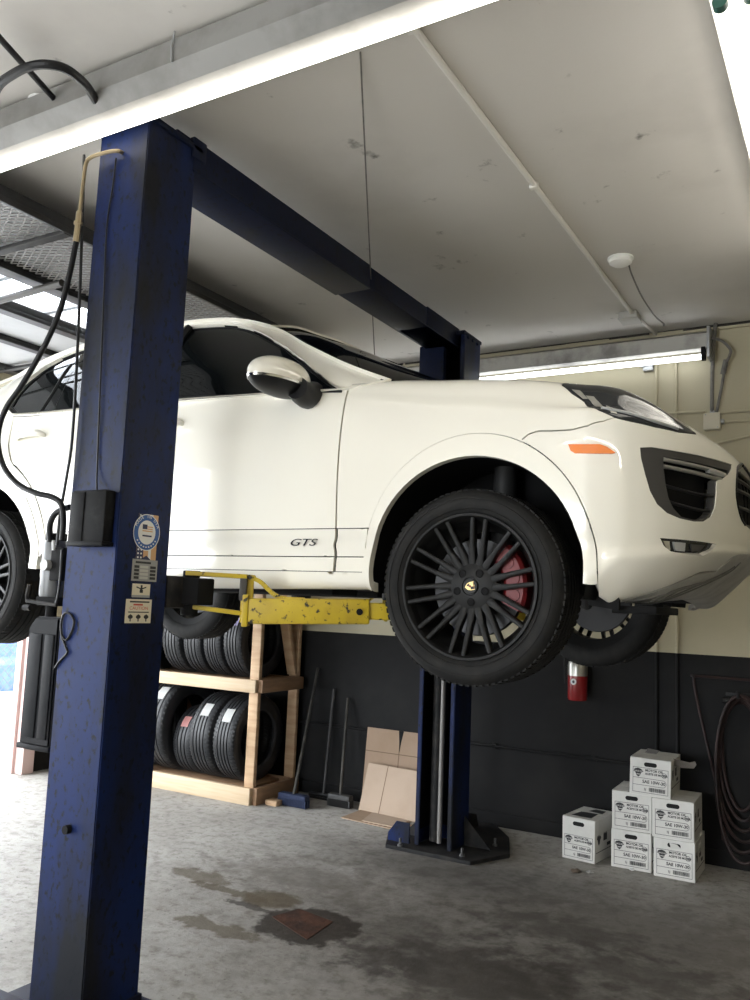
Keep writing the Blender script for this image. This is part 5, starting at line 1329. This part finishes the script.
for x0, x1 in ((-5.46, -5.03), (-6.18, -5.63)):
    b = B(); box(b, (x0, OY0, OZ+.015), (x1, OY1, OZ+.025)); obj('door_panel', b, pale, od)
b = B()
for y in (1.2, 2.72, 4.35): box(b, (-6.4, y, OZ-.035), (-3.5, y+.05, OZ-.012), .003)
obj('stile', b, gunm, od)
b = B(); tube(b, [atZ(-20, 306, 3.38), atZ(62, 283, 3.38)], .022, 10); obj('strut', b, grey_trim, od)
# ---- drain cover
rust = noisy(mat('rusty_plate', (0.075, 0.034, 0.021), .8, spec=.15), (.03, .017, .013), 7, .42, .65, bump=.4)
D4 = [atZ(*p, 0) for p in ((272, 917), (299, 909), (333, 922), (307, 940))]
dc = thing('drain_cover', 'rusty square drain cover set in the stained floor', 'drain cover', (sum((p.x for p in D4))/4, sum((p.y for p in D4))/4, 0))
b = B(); prism(b, [(p.x, p.y) for p in D4], .0, .0025, bev=.001); obj('plate', b, rust, dc)
b = B(); c_ = Vector((sum(p.x for p in D4)/4, sum(p.y for p in D4)/4, 0)); lathe(b, [(0, .0026), (.018, .0026), (.016, .004), (0, .004)], 14, Matrix.Translation(c_), axis='Z'); obj('lifting_bolt', b, rust, dc)

# ================================================================== LIGHTS
def lamp_tube_mat(name, col, s):
    return mat(name, (.9, .9, .9), .4, emit=col, es=s)
tube_m = lamp_tube_mat('tube_light', (1.0, .95, .84), 6.5); tube_far = lamp_tube_mat('tube_light_far', (.93, .97, 1.0), 5.0)
fix_m = noisy(mat('fixture_white', (.25, .245, .235), .5), (.18, .175, .165), 4); green_m = mat('lampholder_green', (.03, .10, .08), .5)
# front strip lamp along x
f1 = thing('fluorescent_lamp', 'long strip lamp crossing the ceiling in front of the near lift post', 'ceiling lamp', (-1.6, 2.15, 3.42))
LZ = 3.43; LY = 2.16
b = B(); prism(b, [(2.045, 3.605), (2.045, 3.515), (2.09, 3.455), (2.21, 3.455), (2.25, 3.50), (2.25, 3.605)], -3.36, 1.62, Matrix(((0, 0, 1, 0), (1, 0, 0, 0), (0, 1, 0, 0), (0, 0, 0, 1))))
obj('housing', b, fix_m, f1, smooth=False)
b = B(); tube(b, [(-3.32, LY, LZ), (-.88, LY, LZ)], .0165, 16); obj('tube', b, tube_m, f1)
b = B(); tube(b, [(-.86, LY, LZ), (1.58, LY, LZ)], .0165, 16); obj('tube', b, tube_m, f1)
b = B()
for x in (-3.335, -.87, 1.595): box(b, (x-.012, LY-.02, LZ-.022), (x+.012, LY+.02, LZ+.03), .003)
obj('lampholder', b, fix_m, f1)
b = B()
for x in (-3.15, -2.12, -1.0): tube(b, [(x, 2.04, 3.51), (x, 2.035, 3.57), (x+.01, 2.035, ZC)], .004, 6)
obj('hanger', b, galv, f1)
# right twin lamp along y
f2 = thing('fluorescent_lamp', 'bright twin tube lamp on the ceiling at the top right corner', 'ceiling lamp', (-.25, 3.2, 3.42))
b = B(); prism(b, [(-.375, 3.50), (-.36, 3.58), (-.05, 3.58), (-.035, 3.50), (-.05, 3.51), (-.205, 3.545), (-.36, 3.51)], 2.44, 4.9, Matrix(((1, 0, 0, 0), (0, 0, 1, 0), (0, 1, 0, 0), (0, 0, 0, 1))))
obj('reflector', b, mat('reflector_white', (.82, .81, .78), .4), f2, smooth=False)
b = B(); box(b, (-.30, 2.5, 3.575), (-.11, 4.8, ZC), .003); obj('housing', b, fix_m, f2, smooth=False)
tube_r = lamp_tube_mat('tube_light_right', (1.0, .95, .85), 4.0)
for x in (-.335, -.25, -.16, -.075):
    b = B(); tube(b, [(x, 2.52, 3.43), (x, 4.86, 3.43)], .019, 16); obj('tube', b, tube_r, f2)
for x in (-.335, -.25, -.16, -.075):
    for y in (2.505, 4.875):
        b = B(); tube(b, [(x, y-.015, 3.43), (x, y+.015, 3.43)], .022, 14); box(b, (x-.012, y-.01, 3.43), (x+.012, y+.01, 3.54), .002)
        obj('lampholder', b, green_m, f2)
# lamp at the top of the back wall
f3 = thing('fluorescent_lamp', 'strip lamp mounted along the top of the back wall behind the far post', 'wall lamp', (-2.2, 6.0, 3.38))
b = B(); prism(b, [(YW_-.022, 3.585), (YW_-.022, 3.44), (5.99, 3.415), (5.955, 3.43), (5.955, 3.535)], -3.60, -.90, Matrix(((0, 0, 1, 0), (1, 0, 0, 0), (0, 1, 0, 0), (0, 0, 0, 1)))); obj('housing', b, noisy(mat('old_fixture', (.40, .39, .36), .55), (.2, .19, .18), 5), f3, smooth=False)
b = B(); tube(b, [(-3.55, 5.975, 3.375), (-.945, 5.975, 3.375)], .019, 16); obj('tube', b, tube_far, f3)
b = B()
for x in (-3.57, -.93): box(b, (x-.014, 5.95, 3.35), (x+.014, 6.0, 3.44), .003)
obj('lampholder', b, black_m, f3)
b = B(); box(b, (-.905, 5.94, 3.36), (-.885, YW_-.0, 3.58), .003); obj('end_cap', b, galv, f3)

# fill lamp added unseen behind the camera to brighten the car front
f4 = thing('fluorescent_lamp', 'added fill lamp with a shade, unseen on the ceiling behind the camera', 'ceiling lamp', (.2, -1.4, 3.35))
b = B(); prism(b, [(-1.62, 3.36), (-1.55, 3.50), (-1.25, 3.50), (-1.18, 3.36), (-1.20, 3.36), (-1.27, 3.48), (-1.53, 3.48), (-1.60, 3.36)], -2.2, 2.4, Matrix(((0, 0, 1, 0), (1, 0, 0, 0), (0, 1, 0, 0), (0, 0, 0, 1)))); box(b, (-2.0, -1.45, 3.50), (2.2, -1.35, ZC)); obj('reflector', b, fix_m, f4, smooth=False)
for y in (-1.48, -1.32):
    b = B(); tube(b, [(-2.15, y, 3.42), (2.35, y, 3.42)], .02, 14); obj('tube', b, lamp_tube_mat('fill_tube_rear', (1.0, .94, .82), 34.0), f4)
# daylight: an overcast sky through the doorways
w = bpy.data.worlds.new('sky'); scene.world = w; w.use_nodes = True
bg = w.node_tree.nodes['Background']; bg.inputs[0].default_value = (.90, .95, 1.0, 1); bg.inputs[1].default_value = SKY_E
def portal(name, loc, rot, sx, sy):
    l = bpy.data.lights.new(name, 'AREA'); l.shape = 'RECTANGLE'; l.size = sx; l.size_y = sy; l.cycles.is_portal = True
    o = bpy.data.objects.new(name, l); COL.objects.link(o); o.location = loc; o.rotation_euler = rot
portal('daylight_left', (XL-.1, (DY0+DY1)/2, DZ/2), (0, -PI/2, 0), DZ, DY1-DY0)
portal('daylight_front', ((FX0+FX1)/2, YB-.1, FZ/2), (PI/2, 0, 0), FX1-FX0, FZ)
portal('daylight_roof', ((SK[0]+SK[1])/2, (SK[2]+SK[3])/2, ZC+.1), (0, 0, 0), SK[1]-SK[0], SK[3]-SK[2])
vs = scene.view_settings; vs.view_transform = 'Standard'; vs.look = 'None'; vs.gamma = 1.0; vs.use_curve_mapping = False; vs.exposure = EXPO
scene.cycles.max_bounces = 8; scene.cycles.diffuse_bounces = 5; scene.cycles.glossy_bounces = 4
scene.cycles.sample_clamp_indirect = 6.0
sn = bpy.data.lights.new('sun', 'SUN'); sn.energy = 5.0; sn.angle = math.radians(3); sn.color = (1.0, .97, .92)
so = bpy.data.objects.new('sun', sn); COL.objects.link(so); so.location = (0, 0, 12); so.rotation_euler = Vector((-.45, .12, -1)).to_track_quat('-Z', 'Y').to_euler()
